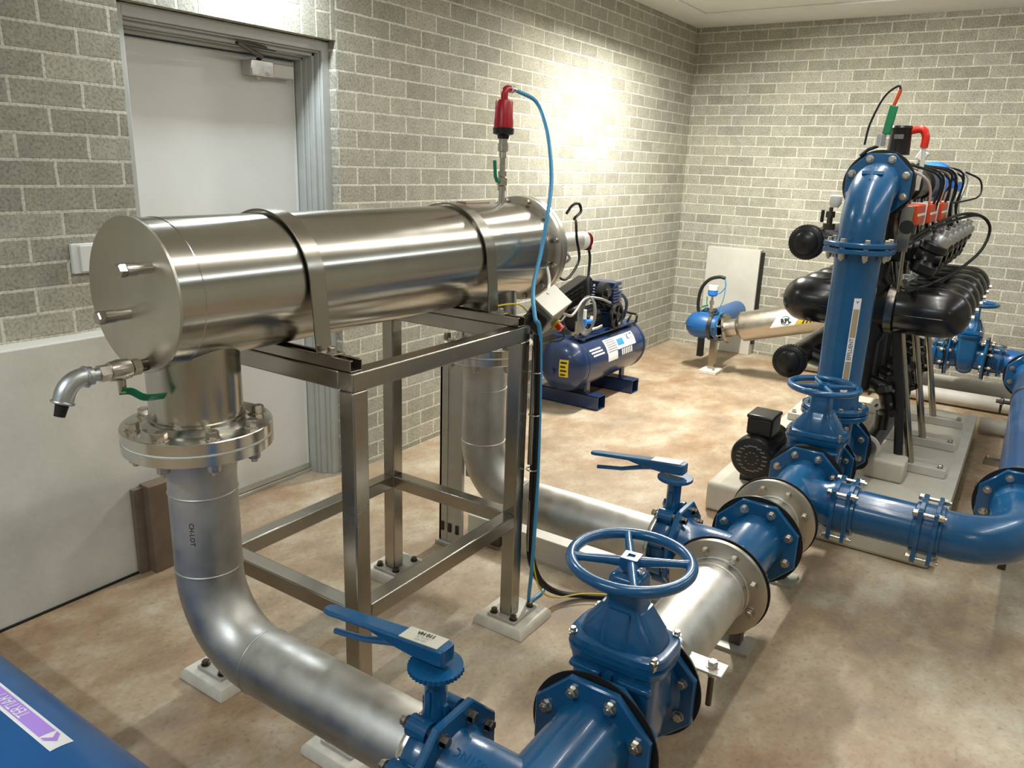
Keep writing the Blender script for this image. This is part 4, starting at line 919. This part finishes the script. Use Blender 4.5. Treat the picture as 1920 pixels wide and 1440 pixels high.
# ================================================================== FILTER SKID
PT = .15
one('plinth', MB().bb((-3.587, -2.70, 0), (-1.40, -1.695, PT)), 'plinth', 'low pale concrete plinth under the black filter battery', 'plinth', bev=.02)
one('plinth_edge_angle', MB().bb((-3.40, -2.716, .02), (-1.41, -2.7005, PT-.004)).bb((-3.40, -2.716, PT-.004), (-1.41, -2.67, PT+.002)), 'pvcpipe', 'long pale metal edge strip along the right side of plinth', 'edge strip')
XL = (-2.77, -2.28, -1.78)
m = None
t = T('filter_rack', 'splayed stainless tube frame standing on flat rails on plinth', 'frame', (-2.0, HY, PT))
for xx in XL:
    r_ = t.p('cross_rail', MB().bb((xx-.03, -2.66, PT+.001), (xx+.03, -1.74, PT+.046)), 'pvcpipe', bev=.003)
    for s in (-1, 1): t.bolt((xx, HY+s*.43, PT+.048), Z, .012, .012, r_)
    for s in (-1, 1):
        t.p('leg', MB().cyl((xx, HY+s*.29, PT+.046), (xx, HY+s*.02, 1.42), .019, n=20), 'frame')
t.p('ridge_beam', MB().bb((-3.0, HY-.02, 1.42), (-1.5, HY+.02, 1.45)), 'darksteel')
def unit(k, x, label):
    t = T('filter_unit', label, 'filter', (x, HY, .99), 'black twin pod filters in a row'); c = V((x, HY, .99)); r = .117
    for s in (-1, 1):
        pr = [(0, .085), (.01, .1), (.03, r), (.235, r)]+[(.235+.115*math.sin(a), r*math.cos(a)) for a in [PI/2*i/9 for i in range(1, 10)]]
        pd = t.p('pod', MB().lathe(c+Y*s*.09, Y*s, pr, 40), 'gloss', sharp=50)
        t.p('tip_bolt', MB().cyl(c+Y*s*.438, c+Y*s*.452, .013, n=6), 'bolt', pd)
        t.p('seam', MB().tube([c+Y*s*.12-X*(r-.001)-Z*.012, c+Y*s*.33-X*(r-.001)-Z*.012], .003, 8), 'gloss', pd)
        t.p('clamp_band', MB().annulus(c+Y*s*.075, Y*s, .1, r+.008, .035, 40), 'frame')
    m = MB(); m.lathe(c, Y, [(-.075, .105), (.075, .105)], 32); m.lathe((x, HY, .56), Z, [(0, .05), (.03, .06), (.25, .06), (.30, .085), (.55, .085), (.58, .055), (.68, .055)], 24)
    t.p('housing', m, 'black')
    # branches to both left manifolds
    m = MB(); m.tube([(x, HY, 1.26), (x, HY+.12, 1.285), (x, -1.93, 1.30)], .045, 20); m.tube([(x, HY, .62), (x, HY+.12, .66), (x, -1.93, .69)], .045, 20)
    for z, y in ((1.29, -2.06), (.675, -2.06)): m.torus((x, y, z), Y, .05, .012, 24, 8)
    t.p('branch', m, 'black')
    # valve on the right upper side
    y = -2.36; m = MB(); m.tube([(x, HY, 1.26), (x, y+.02, 1.27)], .045, 20); m.lathe((x, y-.05, 1.24), V((0, -.35, 1)), [(-.07, .05), (-.055, .062), (-.02, .062), (0, .045), (.04, .045), (.05, .06), (.08, .06), (.09, .04)], 20)
    m.cyl((x, y, 1.27), (x, y-.11, 1.25), .038, n=18); t.p('valve', m, 'black')
    m = MB(); m.lathe((x, y-.085, 1.315), V((0, -.35, 1)), [(0, .045), (.02, .05), (.045, .042), (.05, .02), (.075, .018)], 20)
    m.lathe((x+.06, y-.03, 1.31), Z, [(0, .02), (.05, .02), (.055, .012)], 12)
    t.p('valve_cap', m, 'galv')
    m = MB()
    for a in range(6):
        e = 2*PI*a/6; m.cyl((x+.055*math.cos(e), y-.045+.055*math.sin(e), 1.245), (x+.055*math.cos(e), y-.045+.055*math.sin(e), 1.262), .008, n=6)
    t.p('valve_bolts', m, 'bolt')
    t.p('drop_tube', MB().cyl((x-.06, y+.04, .9), (x-.06, y+.06, 1.52), .011, n=12), 'frame')
    m = MB(); m.lathe((x, HY, 1.24), Z, [(0, .04), (.30, .04)], 18); t.p('top_pipe', m, 'black')
    m = MB(); m.lathe((x, HY-.12, .60), V((0, -.3, -1)), [(0, .05), (.03, .06), (.05, .04), (.12, .04), (.13, .055), (.15, .055)], 18); m.cyl((x, HY, .62), (x, HY-.13, .58), .035, n=16); m.cyl((x+.02, HY-.13, .45), (x+.02, HY-.13, .36), .035, n=16)
    t.p('drain_valve', m, 'black')
    m = MB()
    for a in range(5):
        e = 2*PI*a/5; m.cyl((x-.03, HY-.12+.06*math.cos(e), .55+.06*math.sin(e)), (x-.055, HY-.12+.06*math.cos(e), .55+.06*math.sin(e)), .008, n=6)
    m.lathe((x+.05, HY-.14, .56), Y, [(0, .01), (.01, .03), (.03, .035), (.05, .03)], 14)
    t.p('drain_bolts', m, 'bolt')
names = ['nearest', 'second', 'third', 'fourth', 'fifth', 'farthest']
XU = [-2.84+.272*k for k in range(6)]
for k, x in enumerate(XU): unit(k, x, 'twin black filter pod pair, %s from the camera in the row' % names[k])
def manifold(y, z, label):
    t = T('manifold_pipe', label, 'pipe', (-2.2, y, z), 'black manifolds on the left of the filters')
    t.p('pipe_body', MB().cyl((-3.07, y, z), (-1.35, y, z), .06, n=36), 'black')
    t.p('coupling', MB().lathe((-3.12, y, z), X, [(0, .05), (.0, .072), (.006, .082), (.05, .084), (.06, .078), (.075, .078), (.09, .07)], 40), 'black')
    t.p('end_cap', MB().lathe((-3.138, y, z), X, [(0, .045), (.006, .056), (.02, .058)], 32), 'gloss')
    m = MB(); m.prism([((.086 if k % 2 else .083)*math.cos(2*PI*k/80), (.086 if k % 2 else .083)*math.sin(2*PI*k/80)) for k in range(80)], (-3.108, y, z), Y, Z, X, .026)
    t.p('ribbed_collar', m, 'gloss')
manifold(-1.90, 1.30, 'upper black manifold pipe with round end cap left of the riser'); manifold(-1.895, .70, 'lower black manifold pipe with round end cap above the handwheel')
t = T('top_header', 'dark header pipe along the top of the filter row', 'pipe', (-2.2, HY, MZ))
t.p('pipe_body', MB().cyl((-3.205, HY, MZ), (-1.32, HY, MZ), .075, n=36), 'black')
for x in (-2.97, -2.43, -1.89): t.p('coupling', MB().lathe((x-.03, HY, MZ), X, [(0, .075), (.005, .09), (.055, .09), (.06, .075)], 32), 'black')
t = T('end_valve', 'bright blue valve with silver barrel at the far end of the top header', 'valve', (-1.25, HY, MZ))
t.p('body', MB().lathe((-1.31, HY, MZ), X, [(0, .10), (.02, .13), (.05, .14), (.08, .12), (.12, .09)], 32).box((-1.22, HY-.13, MZ-.01), (.08, .07, .06)), 'skyblue'); t.p('barrel', MB().lathe((-1.25, HY-.10, MZ-.14), Z, [(0, .05), (.12, .05)], 24), 'galv')
# small fittings over the big flange
t = T('vent_valve', 'dark green and steel vent valve above the big riser flange', 'valve', (-3.20, HY+.0, MZ+.16))
t.p('body', MB().cyl((-3.20, HY+.02, MZ+.165), (-3.20, HY+.02, MZ+.215), .02, n=16), 'galv'); t.p('housing', MB().box((-3.20, HY-.005, MZ+.275), (.03, .032, .12), Quaternion((1, 0, 0), .12)), 'green', bev=.003)
t.p('tip', MB().cyl((-3.20, HY-.01, MZ+.335), (-3.20, HY-.028, MZ+.40), .008, n=10), 'orange')
t.p('lead', MB().tube(smooth([(-3.20, HY-.028, MZ+.40), (-3.20, HY-.015, MZ+.415), (-3.20, HY+.035, MZ+.37), (-3.20, HY+.075, MZ+.26), (-3.20, HY+.085, MZ+.17)], 6), .005, 8), 'rubber')
t.p('lever', MB().tube([(-3.20, HY+.03, MZ+.165), (-3.23, HY+.06, MZ+.15), (-3.23, HY+.09, MZ+.12)], .008, 8), 'black')
t = T('air_release', 'black air release valve with red elbow at the top of the header', 'air valve', (-2.95, HY, MZ+.08))
t.p('body', MB().lathe((-2.95, HY-.02, MZ+.075), Z, [(0, .02), (.06, .02), (.062, .05), (.16, .046), (.18, .05), (.19, .045)], 24), 'black')
t.p('badge', MB().box((-2.998, HY-.02, MZ+.215), (.006, .04, .02)), 'inkgrey', bev=.001)
t.p('elbow', MB().tube(smooth([(-2.95, HY-.06, MZ+.245), (-2.95, HY-.105, MZ+.25), (-2.95, HY-.125, MZ+.22), (-2.95, HY-.125, MZ+.17)], 5), .017, 12), 'redlt')
t.p('drain_tube', MB().tube([(-2.95, HY-.125, MZ+.17), (-2.95, HY-.13, MZ+.12), (-2.95, HY-.125, MZ-.02)], .01, 10), 'cablewhite')
t = T('tube_bundle', 'tangle of black and white control tubes along the filter header', 'tubing', (-2.8, HY-.15, MZ))
rnd = random.Random(3); m = MB(); m2 = MB()
for k in range(16):
    x0 = -3.15+.09*k; a = V((x0, HY-.02-rnd.random()*.06, MZ+.10)); b_ = V((x0+.25+rnd.random()*.2, HY-.16-rnd.random()*.04, MZ-.10-rnd.random()*.06))
    md = (a+b_)/2+V((rnd.uniform(-.05, .05), -.06-rnd.random()*.04, .04+rnd.random()*.05)); (m if k % 3 else m2).tube(smooth([a, md, b_, b_+V((.06, -.03, -.12))], 6), .006, 7)
t.p('black_tube', m, 'rubber'); t.p('white_tube', m2, 'cablewhite')
m = MB()
for s, dz_ in ((0, 0), (.01, -.02)):
    m.tube(smooth([(-3.1, -2.34, 1.34+dz_), (-2.7, -2.40, 1.40+dz_), (-2.2, -2.47, 1.44+dz_), (-2.0, -2.55, 1.43), (-1.9, -2.60, 1.36), (-1.95, -2.58, 1.24), (-2.2, -2.50, 1.14), (-2.6, -2.42, 1.10+dz_), (-3.0, -2.36, 1.10)], 8), .008, 8)
m.tube(smooth([(-2.35, -2.42, 1.50), (-2.2, -2.47, 1.51), (-2.1, -2.53, 1.54), (-2.1, -2.52, 1.62), (-2.2, -2.45, 1.66)], 8), .005, 8)
t.p('long_loop', m, 'rubber')
for k, x in enumerate((-3.05, -2.78, -2.51)):
    t = T('solenoid_box', 'bright orange solenoid box, %s of three along the header' % ['nearest', 'middle', 'farthest'][k], 'solenoid', (x, -2.35-.02*k, 1.46), 'orange solenoid boxes')
    t.p('case', MB().bb((x-.115, -2.375-.02*k, 1.415), (x+.115, -2.315-.02*k, 1.505)), 'orange', bev=.006); t.p('rim', MB().bb((x+.112, -2.38-.02*k, 1.41), (x+.125, -2.31-.02*k, 1.51)), 'labelw', bev=.002)
    t.p('rail', MB().bb((x-.12, -2.378-.02*k, 1.456), (x+.12, -2.374-.02*k, 1.466)), 'labelw')
t = T('steel_bracket', 'upright silver bracket at near end of orange solenoid boxes', 'bracket', (-3.2, -2.33, 1.4))
t.p('plate', MB().bb((-3.20, -2.36, 1.30), (-3.195, -2.31, 1.50)), 'frame', bev=.001); t.p('knob', MB().cyl((-3.2, -2.345, 1.41), (-3.23, -2.345, 1.41), .03, n=16), 'rubber')
t = T('needle_valve', 'small steel valve with white cap standing on the upper black manifold', 'valve', (-2.9, -1.95, 1.36))
t.p('body', MB().lathe((-2.9, -1.95, 1.355), Z, [(0, .03), (.03, .03), (.03, .014), (.06, .014), (.06, .022), (.09, .022), (.09, .01), (.11, .01)], 16), 'darksteel'); t.p('cap', MB().lathe((-2.9, -1.965, 1.465), Z, [(0, .018), (.02, .03), (.055, .03), (.06, .02)], 18), 'white'); t.p('lever', MB().box((-2.91, -1.915, 1.42), (.01, .015, .06)), 'black')
t = T('sensor_stub', 'white topped sensor above the header beyond the big flange', 'sensor', (-2.3, -2.29, MZ+.1))
t.p('body', MB().lathe((-2.3, -2.24, MZ+.06), Z, [(0, .02), (.07, .02)], 14), 'bolt'); t.p('cap', MB().box((-2.3, -2.245, MZ+.15), (.06, .045, .05), Quaternion((1, 0, 0), .5)), 'white', bev=.004)
# label on a right pod, pod top clutter
t = T('pod_label', 'small white label with red lettering on the second last right pod', 'label', (XU[4], -2.45, 1.11))
def podw(x): return lambda p: V((x-.1185*math.cos(PI/2+.25-p.y/.1185)*1.0, -2.47-p.x, .99+.1185*math.sin(PI/2+.25-p.y/.1185)))
t.p('paper', mapmb(stripx(.22, .05), podw(XU[4])), 'labelw'); t.p('red_text', mapmb(textmb('WSSB - 11', .036, sx=1.05), lambda p: podw(XU[4])(p)+Z*.0015), 'red')
t = T('air_fittings', 'row of silver air fittings above the right pods', 'fittings', (-2.2, -2.32, 1.1))
for k in range(5):
    x = XU[k]+.12; t.p('fitting', MB().cyl((x, -2.32, 1.08), (x, -2.32, 1.15), .02, n=12).cyl((x-.05, -2.32, 1.12), (x+.05, -2.34, 1.13), .014, n=10), 'galv')
one('black_hose', MB().tube([(-2.86, -2.45, PT), (-2.86, -2.40, .55), (-2.87, -2.32, .95)], .022, 14), 'rubber', 'thick black hose standing beside the nearest right frame leg', 'hose')
one('concrete_block', MB().bb((-3.02, -2.49, PT+.001), (-2.86, -2.31, PT+.105)), 'plinth', 'pale concrete block on plinth in front of the nearest rail', 'block', bev=.012)
one('drain_pipe', MB().cyl((-3.22, -2.30, .30), (-2.0, -2.30, .27), .05, n=28), 'black', 'black drain pipe low down under the filter row', 'pipe')
one('drain_ring', MB().annulus((-3.0, -2.30, .295), X, .0505, .066, .02), 'pvcpipe', 'pale plastic ring on the low black drain pipe', 'ring')
t = T('pump_motor', 'small black electric motor with slotted fan cover and square box', 'motor', (-3.45, -1.895, PT))
my, mz = -1.895, .315
mo = t.p('casing', MB().lathe((-3.58, my, mz), X, [(0, .085), (.004, .097), (.015, .104), (.07, .104), (.075, .09), (.28, .09), (.285, .07)], 48), 'black')
m = MB()
for k in range(18):
    a = 2*PI*k/18; m.box((-3.5805, my+.062*math.cos(a), mz+.062*math.sin(a)), (.003, .022, .006), Quaternion((1, 0, 0), 0))
for k in range(10):
    a = 2*PI*k/10; m.box((-3.5805, my+.03*math.cos(a), mz+.03*math.sin(a)), (.003, .01, .004))
t.p('fan_slot', m, 'inkgrey', mo)
m = MB()
for k in range(20):
    a = 2*PI*k/20; m.box((-3.41, my+.093*math.cos(a), mz+.093*math.sin(a)), (.18, .012, .004), Quaternion((1, 0, 0), a))
t.p('cooling_fin', m, 'black', mo); t.p('terminal_box', MB().bb((-3.53, my-.065, mz+.10), (-3.38, my+.055, mz+.185)).bb((-3.534, my-.07, mz+.18), (-3.376, my+.06, mz+.20)), 'black', bev=.008)
t.p('foot', MB().bb((-3.46, my-.08, PT), (-3.38, my+.08, PT+.085)), 'black', bev=.004)
t.p('pump_end', MB().lathe((-3.30, my, mz), X, [(0, .06), (.02, .08), (.10, .08), (.12, .05)], 32), 'darksteel')
for a_, (x, z, r, y0, y1) in enumerate(((-.66, .062, .055, -5.55, -1.6), (-1.27, .062, .05, -5.55, -2.73), (-.32, .075, .07, -5.55, -1.2))):
    one('floor_pipe', MB().cyl((x, y0, z), (x, y1, z), r, n=32), 'pvcpipe', ['dusty white pipe on floor just beyond the plinth', 'pale pipe stub ending at the plinth edge strip', 'dusty grey pipe on floor closest to the far wall'][a_], 'pipe', 'pale pipes lying on the floor')
t = T('floor_channel', 'short steel channel bolted to the floor beside the right edge pipe', 'channel', (-1.9, -2.84, 0))
t.p('channel', MB().bb((-1.93, -2.98, 0), (-1.88, -2.80, .035)), 'frame'); t.bolt((-1.905, -2.82, .037), Z, .011, .01)
